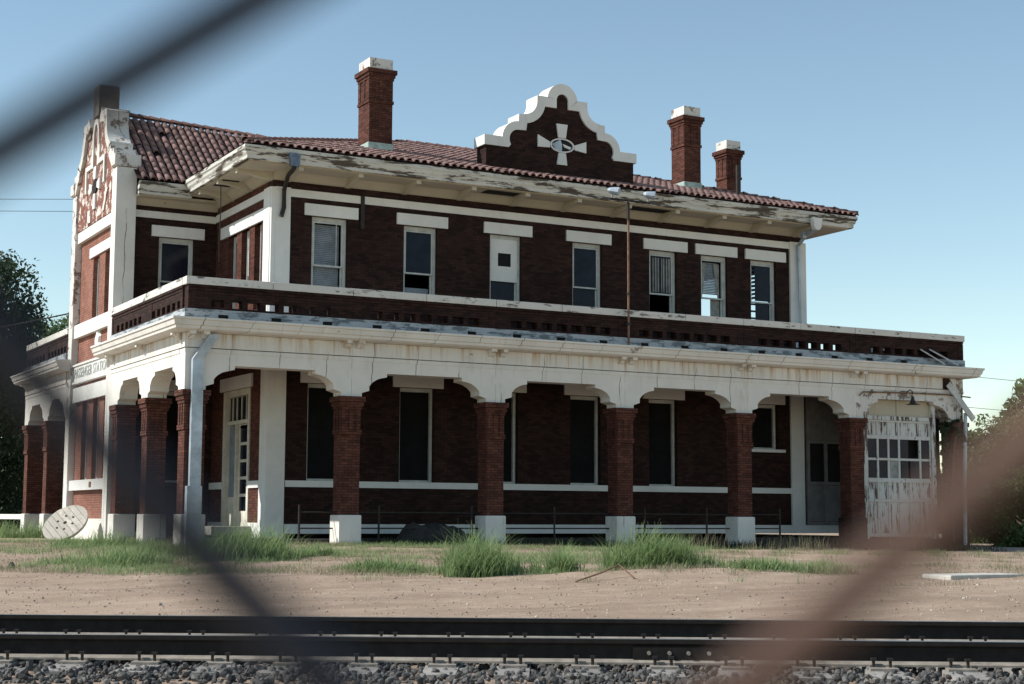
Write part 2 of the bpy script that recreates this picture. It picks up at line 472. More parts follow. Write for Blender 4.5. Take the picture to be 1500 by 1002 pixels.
# main walls
holes = [(a, b, *UPZ) for a, b in UPX]
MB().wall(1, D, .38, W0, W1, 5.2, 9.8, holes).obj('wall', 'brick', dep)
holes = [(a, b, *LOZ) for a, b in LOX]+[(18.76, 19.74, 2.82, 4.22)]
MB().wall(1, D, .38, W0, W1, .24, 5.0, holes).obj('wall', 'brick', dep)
SIDEW = [(3.42, 3.98), (4.42, 5.06), (5.48, 6.20)]
MB().wall(0, W0, .38, D+.385, YW, 5.2, 9.8, [(a, b, *UPZ) for a, b in SIDEW]).obj('wall', 'brick_half_lit', dep)
MB().wall(0, W0, .38, D+.385, YW, .24, 5.0, [(3.98, 6.24, .24, 4.16)]).obj('wall', 'brick_half_lit', dep)
# wing wall (recess), lower part too
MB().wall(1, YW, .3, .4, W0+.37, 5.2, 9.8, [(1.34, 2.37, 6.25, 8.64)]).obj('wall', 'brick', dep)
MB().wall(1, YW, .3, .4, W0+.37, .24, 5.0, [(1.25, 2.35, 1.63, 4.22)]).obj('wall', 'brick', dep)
# right, back walls of the upper block; the right wall has windows the sky shows through
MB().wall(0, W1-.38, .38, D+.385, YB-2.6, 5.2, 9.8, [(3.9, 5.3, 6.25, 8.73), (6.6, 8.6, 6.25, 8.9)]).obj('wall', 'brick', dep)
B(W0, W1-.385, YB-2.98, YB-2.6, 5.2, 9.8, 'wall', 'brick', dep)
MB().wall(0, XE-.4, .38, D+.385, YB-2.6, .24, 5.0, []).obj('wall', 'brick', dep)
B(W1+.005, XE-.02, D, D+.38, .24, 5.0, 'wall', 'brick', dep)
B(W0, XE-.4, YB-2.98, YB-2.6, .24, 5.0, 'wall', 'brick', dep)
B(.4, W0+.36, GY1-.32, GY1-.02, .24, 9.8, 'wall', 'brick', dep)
MB().wall(0, W0, .38, GY1, YB-2.985, .24, 9.8, []).obj('wall', 'brick', dep)
# floors, ceilings, roof terrace
B(.32, XE-.34, .34, YB-.34, 5.02, 5.18, 'terrace_roof', 'concrete', dep)
B(.3, XE-.3, .62, YB-.3, -.6, .12, 'arcade_floor', 'asph', dep)  # floor coloured near black to paint the shadow under the arches
B(W0+.4, W1-.4, D+.4, YB-3, 9.45, 9.55, 'ceiling', 'dark', dep)

B(.55, XE-.55, .55, D-.01, 4.98, 5.015, 'arcade_dark_sheet', 'dark', dep)  # dark sheet added under the terrace to deepen the arcade's shade
B(.55, W0-.01, D, YW-.01, 4.98, 5.015, 'arcade_dark_sheet', 'dark', dep)
# white bands on the walls
def wallbands(z0, z1, pr, name):
    B(W0-.0, W1-.0, D-pr, D-.001, z0, z1, name, 'trim', dep)
MB().box(3.53, 20.3, D-.035, D-.001, 9.19, 9.40).obj('string_band', 'trim', dep)
MB().box(W0-.035, W0-.001, D+.3, YW-.001, 9.19, 9.40).obj('string_band', 'trim', dep)
MB().box(.57, W0-.04, YW-.035, YW-.001, 9.16, 9.36).obj('string_band', 'trim', dep)
MB().box(W0-.06, W0-.001, 3.13, 6.79, 8.60, 8.93).obj('lintel', 'trim', dep)
MB().box(3.53, 20.25, D-.05, D-.001, 1.46, 1.63).obj('sill_band', 'trim', dep)
MB().box(3.53, 24.6, D-.06, D-.001, .24, .49).obj('plinth', 'trim', dep)
for a, b in ((3.09, 3.97), (6.25, YW)):
    MB().box(W0-.05, W0-.001, a, b, 1.44, 1.63).obj('sill_band', 'trim', dep)
    MB().box(W0-.06, W0-.001, a, b, .0, .52).obj('plinth', 'trim', dep)
# corner pilasters
def pil(x0, x1, y0, y1, z0, z1, m='trim'):
    return MB().box(x0, x1, y0, y1, z0, z1).obj('pilaster', m, dep)
pil(W0+.07, 3.52, D-.07, D-.002, 5.2, 9.42); pil(W0-.07, W0-.002, D+.04, D+.52, 5.2, 9.42); pil(W0-.05, W0+.13, D-.05, D+.06, 5.2, 9.41)
pil(W0-.06, 3.50, D-.06, D+.48, .0, 5.0)
pil(20.25, 20.6, D-.07, D-.002, 5.2, 9.42); pil(20.64, 20.86, D-.09, D+.4, 5.2, 9.41)
pil(20.2, 20.7, D-.07, D-.002, .24, 5.0)

# --- windows
def window(x0, x1, z0, z1, axis, pos, style, lintel=None, depth=.16, out=-1):
    """frame mesh (part) with sash, panes, lintel as sub-parts"""
    def bx(mb, a, b, d0, d1, c, e, mi=0):
        return mb.box(a, b, pos+d0, pos+d1, c, e, mi) if axis == 1 else mb.box(pos+d0, pos+d1, a, b, c, e, mi)
    fr = MB(); t = .075
    bx(fr, x0+.002, x0+t, depth-.05, depth+.1, z0, z1-.002); bx(fr, x1-t, x1-.002, depth-.05, depth+.1, z0, z1-.002)
    bx(fr, x0+t, x1-t, depth-.05, depth+.1, z1-t*1.4, z1-.002); bx(fr, x0+t, x1-t, depth-.05, depth+.1, z0, z0+.06)
    f = fr.obj('window', 'frame', dep)
    mid = z0+(z1-z0)*.47
    if lintel:
        mb = MB(); a, b, c, e = lintel
        (mb.box(a, b, pos-.06, pos+.12, c, e) if axis == 1 else mb.box(pos-.06, pos+.12, a, b, c, e))
        mb.obj('lintel', 'trim', f)
    X0, X1 = x0+t+.004, x1-t-.004
    def sash(c, e, d):
        s = MB(); w_ = .045
        bx(s, X0, X0+w_, d, d+.045, c, e); bx(s, X1-w_, X1, d, d+.045, c, e)
        bx(s, X0+w_, X1-w_, d, d+.045, c, c+w_); bx(s, X0+w_, X1-w_, d, d+.045, e-w_, e)
        return s.obj('sash', 'frame', f)
    def pane(c, e, d, m='glass'):
        p = MB(); bx(p, X0+.045, X1-.045, d+.014, d+.022, c+.045, e-.045); return p.obj('glass_pane', m, f)
    top = z1-t*1.4-.004
    def slats(c, e, d, m='blind', a=None, b=None):
        mb = MB(); z = c; i = 0
        while z < e-.02:
            j = (random.random()-.5)*.006
            bx(mb, a or X0+.06, b or X1-.06, d+j, d+j+.008, z, z+.043); z += .05
        return stuff(mb.obj('blind', m, f))
    if style == 'none': return f
    if style == 'dark':
        p = MB(); bx(p, X0, X1, depth+.03, depth+.045, z0+.06, top); p.obj('glass_pane', 'darkpane', f); return f
    sash(mid-.02, top, depth-.03); sash(z0+.062, mid+.03, depth+.03)
    if style == 'blinds':
        slats(mid, top-.05, depth+.12); slats(z0+.12, mid, depth+.14); pane_l = True
        mb = MB(); bx(mb, X1-.2, X1-.18, depth-.02, depth-.01, mid, top-.05); mb.obj('muntin', 'frame', f)
    elif style == 'shade':
        mb = MB(); bx(mb, X0+.05, X1-.05, depth+.10, depth+.11, mid+.05, top-.04); mb.obj('roller_shade', 'blind', f)
        pane(z0+.062, z0+.6, depth+.03, 'glass'); pane(mid-.02, top, depth-.03)
        mb = MB(); bx(mb, X0+.05, X1-.05, depth+.12, depth+.13, z0+.1, z0+.78); mb.obj('roller_shade', 'blind', f)
    elif style == 'boarded':
        mb = MB(); mb.wall(1, pos+depth-.045, .02, X0, X1, mid-.02, top, [(X0+.24, X0+.66, mid+.42, mid+.80)])
        mb.obj('board', 'trim', f)
        mb = MB(); bx(mb, X0+.22, X0+.68, depth+.0, depth+.03, mid+.40, mid+.82); mb.obj('vent_opening', 'dark', f)
        pane(z0+.062, mid+.03, depth+.03)
    elif style == 'glass':
        pane(mid-.02, top, depth-.03); pane(z0+.062, mid+.03, depth+.03)
    elif style == 'curtain':
        mb = MB(); n = 40; zt, zb = top-.1, mid+.06
        for k in range(n):
            a = X0+.07+(X1-X0-.14)*k/n; b = X0+.07+(X1-X0-.14)*(k+1)/n
            if 19 <= k <= 20: continue
            da = .14+.018*math.sin(k*1.1)+.008*math.sin(k*2.7); db = .14+.018*math.sin((k+1)*1.1)+.008*math.sin((k+1)*2.7)
            mb.add([(a, pos+da, zb), (b, pos+db, zb), (b, pos+db, zt), (a, pos+da, zt)], [(0, 1, 2, 3)])
        mb.obj('curtain', 'curtain', f)
        pane(mid-.02, top, depth-.03)
    elif style == 'curtain_open':
        slats(mid+.15, top-.05, depth+.14)
        mb = MB()
        for sgn, xx in ((1, X0+.06), (-1, X1-.06)):
            mb.add([(xx, pos+.25, mid+.02), (xx+sgn*.07, pos+.25, mid+.05), (xx+sgn*.22, pos+.25, top-.1), (xx, pos+.25, top-.1)], [(0, 1, 2, 3)])
        mb.obj('curtain', 'curtain', f)
        mb = MB(); bx(mb, X0+.45, X1-.05, depth+.1, depth+.12, z0+.1, mid); mb.obj('board', 'curtain', f)
    elif style == 'broken':
        mb = MB()
        bx(mb, X0+.2, X1-.05, depth, depth+.008, mid+.05, top-.05)
        for k in range(9):
            zz = mid+.08+k*.125
            w_ = .05+.1*random.random()
            mb.add([(X0+.05, pos+depth, zz), (X0+.2, pos+depth, zz+.03), (X0+.2, pos+depth, zz+.105), (X0+.2-w_, pos+depth, zz+.09), (X0+.05, pos+depth, zz+.05)], [(0, 1, 2, 3, 4)])
        mb.obj('blind', 'glass', f)
        mb = MB(); bx(mb, X0+.25, X1-.045, depth+.05, depth+.058, z0+.1, mid)
        for k in range(5): bx(mb, X0+.05, X0+.25, depth+.05, depth+.058, z0+.2+k*.22, z0+.26+k*.22)
        mb.obj('glass_pane', 'glass', f)
    return f
LINT = [(3.93, 5.48), (6.64, 8.20), (9.35, 10.91), (12.06, 13.60), (14.75, 16.33), (16.64, 18.20), (18.52, 20.09)]
for (a, b), L, st in zip(UPX, LINT, ['blinds', 'shade', 'boarded', 'glass', 'curtain', 'curtain_open', 'broken']):
    window(a, b, UPZ[0], UPZ[1], 1, D, st, (L[0], L[1], 8.731, 9.05))
for i, (a, b) in enumerate(LOX):
    window(a, b, LOZ[0], LOZ[1], 1, D, 'dark', (a-.22, b+.25, 4.221, 4.53), .2)
window(18.76, 19.74, 2.82, 4.22, 1, D, 'dark', (18.5, 19.98, 4.221, 4.53), .2)
B(18.66, 19.97, D-.06, D+.1, 2.73, 2.82, 'sill', 'trim', dep)
for a, b in SIDEW: window(a, b, UPZ[0], 8.60, 0, W0, 'glass', None, .2)
window(1.34, 2.37, 6.25, 8.64, 1, YW, 'glass', (1.11, 2.66, 8.641, 8.96))
window(1.25, 2.35, 1.63, 4.22, 1, YW, 'dark', (1.05, 2.6, 4.221, 4.53), .2)

# --- side entrance door (in the wall facing the left arcade)
dr = MB()
x = W0
dr.box(x-.03, x+.22, 3.99, 4.14, .24, 4.15); dr.box(x-.03, x+.22, 6.05, 6.23, .24, 4.15); dr.box(x-.03, x+.22, 4.14, 6.05, 3.98, 4.15)
dr.box(x+.05, x+.2, 4.14, 6.05, 3.22, 3.32); dr.box(x+.05, x+.2, 5.30, 5.39, .24, 3.22)
door = dr.obj('entrance_door', 'creampaint', dep)
MB().box(W0-.06, W0-.001, 3.84, 6.5, 4.17, 4.53).obj('lintel', 'trim', door)
MB().box(x+.12, x+.14, 4.14, 6.05, 3.325, 3.97).obj('transom_pane', 'glass', door)
mb = MB()
for yy in (4.6, 5.0, 5.4, 5.75): mb.box(x+.09, x+.119, yy, yy+.04, 3.325, 3.97)
mb.obj('transom_bars', 'creampaint', door)
MB().box(x+.11, x+.15, 5.39, 6.05, .24, 1.15).obj('side_panel', 'creampaint', door)
MB().box(x+.12, x+.13, 5.40, 6.04, 1.22, 3.2).obj('side_pane', 'blind', door)
MB().box(x+.10, x+.15, 5.39, 6.05, 1.15, 1.215).obj('side_rail', 'creampaint', door)
lf = MB().box(x+.13, x+.17, 4.15, 4.27, .25, 3.21).box(x+.13, x+.17, 5.18, 5.29, .25, 3.21).box(x+.13, x+.17, 4.27, 5.18, .25, .75)
for k in range(6): lf.box(x+.13, x+.17, 4.27, 5.18, .75+k*.47, .83+k*.47)
lf.box(x+.13, x+.17, 4.27, 5.18, 3.1, 3.21)
lf.obj('door_leaf', 'creampaint', door)
MB().box(x+.145, x+.155, 4.28, 5.17, .8, 3.1).obj('glass_pane', 'glass', door)
B(1.9, W0-.07, 3.6, 6.3, .2, .42, 'door_step', 'concrete', dep)
# dark sheet standing in for the darkness inside the lower storey
B(W0+.6, W1-.5, D+1.2, D+1.25, .24, 5.0, 'dark_interior_sheet', 'dark', dep)

# --- arcade piers
def pier(x0, x1, y0, y1, broken=False):
    """x0..x1,y0..y1 : the shaft"""
    sh = MB().box(x0, x1, y0, y1, .2, 3.38)
    sh.box(x0-.035, x1+.035, y0-.035, y1+.035, 2.74, 2.86)
    cx0, cx1, cy0, cy1 = x0, x1, y0, y1
    p = .022
    wx = (x1-x0); wy = (y1-y0)
    for u in (.0, .38, .76):
        sh.box(x0+u*wx, x0+(u+.24)*wx, y0-p, y0+.001-.002, 2.861, 3.379)
        sh.box(x0-p, x0-.001, y0+u*wy, y0+(u+.24)*wy, 2.861, 3.379)
    o = sh.obj('arcade_pier', 'brick_half_lit', dep)
    cp = MB()
    for k, (za, zb, e) in enumerate(((3.38, 3.46, .035), (3.462, 3.56, .065), (3.562, 3.70, .10))):
        cp.box(x0-e, x1+e, y0-e, y1+e, za, zb)
    cp.obj('pier_capital', 'brick_half_lit', o)
    B(x0-.055, x1+.055, y0-.06, y1+.06, -.45, .735, 'pier_base', 'brick' if x0 > 20 else 'plaster', o, bevel=.035)
    return o
PX = [.27, 4.30, 8.40, 12.44, 16.50, 20.66, 24.77]
HW = .25
for c in PX: pier(c-HW if c > .3 else .03, c+HW if c > .3 else .53, .0, .5)
SY = [3.5, 6.47]
for c in SY: pier(.03, .53, c-.25, c+.25)
for c in (15.15, 18.12): pier(.03, .53, c-.25, c+.25)

# --- arch spandrels: profile measured as (distance from tip edge, z)
def arch_half(L, flat):
    """points from the tip edge going in to the flat soffit: (t, z), t=0 at the pier tip, flat at t=L"""
    cv = [(0, 3.70), (0, 3.80), (.20, 3.86), (.20, 3.97)]
    n = 7
    r = L-.27
    for k in range(1, n):
        th = k/n*PI/2
        cv.append((.20+(r-.0)*(1-math.cos(th))*.55+.45*r*k/n, 3.97+.24*math.sin(th)*.7+.24*.3*k/n))
    cv += [(L-.06, 4.21), (L, 4.225), (L, 4.315)]
    return cv
def bay(u0, u1, f0, f1, ztop, axis, a0, a1, m='plaster', name='arch_spandrel'):
    """from pier tip centre u0 to u1; opening tips at u0t.. handled by caller"""
    L = arch_half(f0[1]-f0[0], 0); Rr = arch_half(f1[0]-f1[1], 0)
    poly = [(u0, 3.70)]+[(f0[0]+t, z) for t, z in L]+[(f1[0]-t, z) for t, z in reversed(Rr)]
    poly += [(u1, 3.70), (u1, ztop), (u0, ztop)]
    return MB().prism(poly, axis, a0, a1).obj(name, m, dep)
ZT = 4.705
FL = [(1.24, 3.32), (5.27, 7.41), (9.35, 11.48), (13.40, 15.49), (17.44, 19.62), (21.51, 23.75)]
for i in range(6):
    a, b = PX[i], PX[i+1]
    ta = (a+.285) if i else .52
    tb = b-.285
    u0 = a+.003 if i else .0
    u1 = b-.003
    if i == 5: u1 = 24.9
    bay(u0, u1, (ta, FL[i][0]), (tb, FL[i][1]), ZT, 1, 0.0, .5, 'plaster' if i < 5 else 'plaster_old')
for (a, b, f0, f1) in ((.503, 3.497, 1.03, 2.60), (3.503, 7.04, 4.22, 5.70), (GY1, 15.147, 13.2, 14.3), (15.153, 18.4, 16.05, 17.3)):
    ta = a+.285 if a > .6 else .52
    tb = b-.285 if b not in (7.04, 18.4) else (6.2 if b < 8 else 17.85)
    if a == GY1: ta = GY1+.12
    bay(a, b, (ta, f0), (tb, f1), ZT, 0, .0, .5, 'plaster')
# upper frieze (a groove below it), sections per bay
for i in range(6):
    a = PX[i]+.003 if i else -.03
    b = PX[i+1]-.003 if i < 5 else 24.12
    MB().box(a, b, -.03, .45, 4.722, 5.07).obj('frieze', 'plaster', dep)
    MB().box(a if i else -.014, b, -.014, .0-.001, 4.60, 4.70).obj('frieze_moulding', 'plaster', dep)
# broken end of the frieze: dark backing with jagged plaster left on
B(24.13, XE-.02, .04, .5, 4.722, 5.07, 'frieze', 'brick', dep)
B(24.903, XE-.03, .06, .5, 3.71, 4.71, 'frieze', 'brick', dep)
jag = MB().prism([(24.45, 5.06), (24.98, 5.06), (24.95, 4.9), (25.0, 4.62), (24.88, 4.5), (24.75, 4.66), (24.6, 4.78), (24.52, 4.93)], 1, -.02, .035)
jag.obj('plaster_remnant', 'plaster_old', dep)
for a, b in ((.46, 3.497), (3.503, 7.04), (GY1, 15.147), (15.153, 18.4)):
    MB().box(-.03, .45, a, b, 4.722, 5.07).obj('frieze', 'plaster', dep)
    MB().box(-.014, -.001, a, b, 4.60, 4.70).obj('frieze_moulding', 'plaster', dep)
B(XE-.5, XE, .51, YB, 3.7, 5.07, 'frieze', 'plaster_old', dep)
B(.5, XE-.5, YB-.5, YB, 3.7, 5.07, 'frieze', 'plaster', dep)
for yy in (4.2, 8.4, 12.6, 16.8): B(XE-.5, XE, yy-.25, yy+.25, .2, 3.7, 'arcade_pier', 'brick', dep)
for c in PX[1:6]: B(c-.25, c+.25, YB-.5, YB, .2, 3.7, 'arcade_pier', 'brick', dep)
# square outlines above the piers
for c in PX[1:6]:
    MB().box(c-.11, c+.11, -.008, -.001, 4.17, 4.39).obj('square_plaque', 'plaster', dep)

# --- lower cornice, in sections
def corn_prof(o):   # (outward, z) closed profile
    return [(-.02, 5.072), (.28, 5.10), (.35, 5.14), (.36, 5.20), (.39, 5.22), (.42, 5.33), (.45, 5.35), (.45, 5.40), (.05, 5.43), (-.3, 5.43), (-.3, 5.072)]
def corn_section(axis, a, b, m0=0, m1=0, side=-1, base=0.0):
    """axis 0: runs along x at y=base facing side; mitre ends when m0/m1"""
    pr = corn_prof(0); n = len(pr); vs = []; fs = []
    for (u, mt) in ((a, m0), (b, m1)):
        for o, z in pr:
            uu = u+mt*o
            vs.append((uu, base+side*o, z) if axis == 0 else (base+side*o, uu, z))
    fs = [tuple(range(n)), tuple(range(2*n-1, n-1, -1))]+[(i, i+n, (i+1) % n+n, (i+1) % n) for i in range(n)]
    return MB().add(vs, fs).obj('cornice_section', 'plaster', dep)
xs = [0, 2.3]+[2.3+2.06*k for k in range(1, 11)]+[XE]
for i in range(len(xs)-1):
    corn_section(0, xs[i]+(.003 if i else 0), xs[i+1]-(.003 if i < len(xs)-2 else 0), -1 if i == 0 else 0, 1 if i == len(xs)-2 else 0)
ys = [0, 2.4, 4.7, 7.6]
for i in range(3): corn_section(1, ys[i]+(.003 if i else 0), ys[i+1]-.003, -1 if i == 0 else 0, 0)
ys = [GY1-.42, 15.0, YB]
for i in range(2): corn_section(1, ys[i]+.003, ys[i+1]-.003, 0, 1 if i == 1 else 0)
corn_section(1, 0, YB, -1, 1, side=1, base=XE)
corn_section(0, 0, XE, -1, 1, side=1, base=YB)
# modillions: pairs at each pier
def modillion(x, y, axis):
    mb = MB()
    pr = [(0.031, 4.90), (.10, 4.93), (.16, 5.0), (.27, 5.02), (.27, 5.095), (.031, 5.09)]
    if axis == 1: mb.prism([(-o, z) for o, z in pr], 0, x-.075, x+.075)
    else: mb.prism([(-o, z) for o, z in pr], 1, y-.075, y+.075)
    return mb.obj('modillion', 'plaster', dep)
for i, c in enumerate(PX[:-1]):
    for dx in (-.17, .17): modillion(c+dx, 0, 1)
for c in (.3, 3.5, 6.6, 15.1, 18.0): modillion(0, c, 0)
# curb below the parapet with black scuppers
MB().wall(1, -.06, .4, -.06, XE, 5.432, 5.655, [(x0-.13, x0+.13, 5.435, 5.54) for x0 in [.9+1.352*k for k in range(17)]]).obj('parapet_curb', 'curb', dep)
for k in range(17):
    x0 = .9+1.352*k
    B(x0-.128, x0+.128, -.02, .3, 5.434, 5.539, 'scupper', 'dark', dep)
for a, b in ((.345, 7.04), (GY1, YB)): B(-.06, .3, a, b, 5.432, 5.655, 'parapet_curb', 'curb', dep)
MB().box(XE-.35, XE, .345, YB, 5.432, 5.655).box(.3, XE-.36, YB-.35, YB, 5.432, 5.655).obj('parapet_curb', 'curb', dep)

# --- parapet (one piece per bay) with pigeonholes, coping stones on it
def parapet(axis, a, b, cent, n, sp, hw, pos=0.0, th=.30):
    hs = [(cent+(k-(n-1)/2)*sp-hw, cent+(k-(n-1)/2)*sp+hw, 5.715, 5.905) for k in range(n)]
    m = MB().wall(axis, pos, th, a, b, 5.657, 6.25, hs)
    def bx(u0, u1, d0, d1, z0, z1): (m.box(u0, u1, pos-d1, pos-d0, z0, z1) if axis == 1 else m.box(pos-d1, pos-d0, u0, u1, z0, z1))
    bx(a, b, .001, .03, 6.19, 6.249); bx(a, b, .001, .018, 6.11, 6.16)
    bx(a, a+.2, .001, .015, 5.66, 6.105); bx(b-.2, b, .001, .015, 5.66, 6.105)
    return m.obj('parapet', 'brick', dep)
def coping(p, x0, x1, y0, y1):
    B(x0, x1, y0, y1, 6.251, 6.44, 'coping_stone', 'coping', p, bevel=.012)
for i in range(6):
    a = PX[i]+.004 if i else .03
    b = PX[i+1]-.004 if i < 5 else XE-.02
    p = parapet(1, a, b, (a+b)/2, 7, .465, .165)
    mid = (a+b)/2
    for q, (u0, u1) in enumerate(((a, mid-.003), (mid+.003, b))):
        if i == 0 and q == 0: u0 = -.03
        if i == 5 and q == 1: u1 = XE+.04
        coping(p, u0+.003, u1-.003, -.035, .33)
for a, b, nn in ((.305, 3.2, 6), (3.206, 7.04, 6), (GY1, 15.3, 6), (15.306, YB, 6)):
    p = parapet(0, a, b, (a+b)/2+(.15 if a > 3 and a < 4 else 0), nn, .44, .14, .0)
    coping(p, -.035, .33, (a if a > 1 else .335)+.003, b-.003)
p = MB().wall(0, XE-.32, .30, .305, YB, 5.657, 6.25, [(1.2+.6*k, 1.5+.6*k, 5.715, 5.905) for k in range(26)]).obj('parapet', 'brick', dep)
coping(p, XE-.35, XE+.03, .335, YB)
p = MB().wall(1, YB-.3, .30, .305, XE-.33, 5.657, 6.25, []).obj('parapet', 'brick', dep)
coping(p, .335, XE-.36, YB-.33, YB+.03)

# --- side pavilion with shaped gable
GX = .0; GT = .57
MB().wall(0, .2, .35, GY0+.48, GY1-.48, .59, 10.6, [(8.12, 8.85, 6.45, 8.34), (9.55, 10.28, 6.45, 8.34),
        (7.72, 8.45, 1.73, 4.1), (9.0, 9.72, 1.73, 4.1), (10.3, 11.05, 1.73, 4.1)]).obj('wall', 'brick_lit', dep)
for (a, b, c, e) in ((8.12, 8.85, 6.45, 8.34), (9.55, 10.28, 6.45, 8.34), (7.72, 8.45, 1.73, 4.1), (9.0, 9.72, 1.73, 4.1), (10.3, 11.05, 1.73, 4.1)):
    window(a, b, c, e, 0, .2, 'dark', None, .18)
B(.0, GT, GY0, GY0+.48, -.3, 10.5, 'pilaster', 'plaster', dep)
B(.0, GT, GY1-.48, GY1, 3.4, 10.5, 'pilaster', 'plaster_old', dep)
B(.0, GT, GY1-.48, GY1, -.3, 3.398, 'pilaster', 'plaster', dep)
yA, yB_ = GY0+.482, GY1-.482
def gb(z0, z1, x0=.08, m='trim', name='string_band', a=yA, b=yB_): return B(x0, .199, a, b, z0, z1, name, m, dep)
gb(8.99, 9.32); gb(8.36, 8.66, .15, name='lintel', a=7.85, b=10.6)
gb(6.05, 6.45, .06); gb(4.08, 4.52, .08); gb(1.43, 1.73, .06)
gb(-.3, .6, .04, 'plaster', 'plinth')
sg = gb(4.70, 5.18, .09, 'trim', 'sign_panel')
gb(5.18, 5.24, .05); gb(4.64, 4.70, .05)
# faded lettering on the sign panel
def text_mesh(body, size, name, parent, m, mat):
    cu = bpy.data.curves.new(name, 'FONT'); cu.body = body; cu.size = size; cu.extrude = .006
    cu.align_x = 'CENTER'; cu.align_y = 'CENTER'; cu.space_character = 1.12
    o = bpy.data.objects.new(name, cu); COL.objects.link(o)
    bpy.context.view_layer.update()
    me = bpy.data.meshes.new_from_object(o.evaluated_get(bpy.context.evaluated_depsgraph_get()))
    bpy.data.objects.remove(o); bpy.data.curves.remove(cu)
    me.materials.clear(); me.materials.append(MT[m])
    return inst(name, me, parent, mat)
# text faces -X, reads from +Y (left) to -Y (right)
T = Matrix(((0, 0, -1, .083), (-1.12, 0, 0, GC), (0, 1.25, 0, 4.94), (0, 0, 0, 1)))
text_mesh('PASSENGER STATION', .34, 'lettering', sg, 'letter', T)
# carved diamond cartouche
dm = MB()
cy, cz = 9.25, 5.70
dia = [(0, .52), (.14, .3), (.27, .2), (.2, 0), (.27, -.12), (.12, -.35), (0, -.58), (-.12, -.35), (-.27, -.12), (-.2, 0), (-.27, .2), (-.14, .3)]
n = len(dia)
vs = [(.19, cy+a, cz+b) for a, b in dia]+[(.12, cy+a*.75, cz+b*.8) for a, b in dia]+[(.06, cy, cz)]
fs = [(i, (i+1) % n, (i+1) % n+n, i+n) for i in range(n)]+[(i+n, (i+1) % n+n, 2*n) for i in range(n)]
dm.add(vs, fs).obj('cartouche', 'trim', dep)
B(.05, .09, 9.1, 9.35, 1.5, 1.66, 'small_plate', 'rust', dep)

def profile(end, k, zb, zs):
    """shaped gable outline, right half outside-in: list (d, z)"""
    return None
def arc(cx, cz, r, a0, a1, n, sx=1.0):
    return [(cx+sx*r*math.cos(a0+(a1-a0)*i/n), cz+r*math.sin(a0+(a1-a0)*i/n)) for i in range(n+1)]
# front gable -----------------------------------------------------
h_out = [(2.58, 11.60), (2.05, 11.60)]+arc(1.47, 11.58, .53, .02, PI/2, 8)+[(1.46, 12.33), (1.27, 12.34)]
h_out += arc(1.30, 12.80, .45, PI*1.5-.05, PI, 7)+[(.85, 12.96), (.50, 12.96)]
h_out += arc(0, 12.90, .51, .1, PI/2, 8)
h_in = [(2.58, 11.31), (1.79, 11.31)]+arc(1.47, 11.56, .30, .02-.6, PI/2, 8)+[(1.22, 11.87), (1.19, 12.07)]
h_in += arc(1.30, 12.80, .72, PI*1.5-.15, PI+.3, 7)+[(.59, 12.66), (.20, 12.66)]
h_in += arc(0, 12.90, .20, .0, PI/2, 8)
assert len(h_out) == len(h_in)
FC = 11.93
def full(h): return [(FC+d, z) for d, z in h]+[(FC-d, z) for d, z in reversed(h[:-1])]
body = [(FC+2.5, 10.3)]+[(FC+d-(.0 if d < 2.5 else .08), z+.001) for d, z in h_in]+[(FC-d+(.0 if d < 2.5 else .08), z+.001) for d, z in reversed(h_in[:-1])]+[(FC-2.5, 10.3)]
fg = MB().prism(body, 1, D+.03, D+.60).obj('front_gable', 'brick', dep)
MB().band(full(h_out), full(h_in), 1, D-.03, D+.64).obj('gable_coping', 'trim', fg)
# cross emblem round an oval window
for poly in ([(-.19, 12.20), (.18, 12.20), (.12, 11.79), (-.13, 11.79)], [(-.82, 11.80), (-.42, 11.63), (-.42, 11.46), (-.82, 11.44)],
             [(.82, 11.76), (.42, 11.61), (.42, 11.47), (.82, 11.42)], [(-.12, 11.34), (.12, 11.34), (.17, 10.98), (-.17, 10.98)]):
    MB().prism([(FC+a, z) for a, z in poly], 1, D-.02, D+.028).obj('emblem_arm', 'trim', fg)
ov = [(FC+.41*math.cos(t), 11.56+.215*math.sin(t)) for t in np.linspace(0, 2*PI, 29)[:-1]]
oi = [(FC+.36*math.cos(t), 11.56+.175*math.sin(t)) for t in np.linspace(0, 2*PI, 29)[:-1]]
MB().band(ov+[ov[0]], oi+[oi[0]], 1, D-.025, D+.028).obj('oval_frame', 'trim', fg)
MB().prism([(a, z) for a, z in oi], 1, D+.012, D+.02).obj('oval_pane', 'dark', fg)
MB().prism([(FC-.34, 11.58), (FC-.05, 11.74), (FC+.0, 11.6), (FC-.0, 11.40), (FC-.2, 11.42)], 1, D+.004, D+.010).obj('glass_shard', 'galv', fg)
MB().prism([(FC+.02, 11.62), (FC+.33, 11.54), (FC+.27, 11.47), (FC+.08, 11.52)], 1, D+.004, D+.010).obj('glass_shard', 'trim', fg)
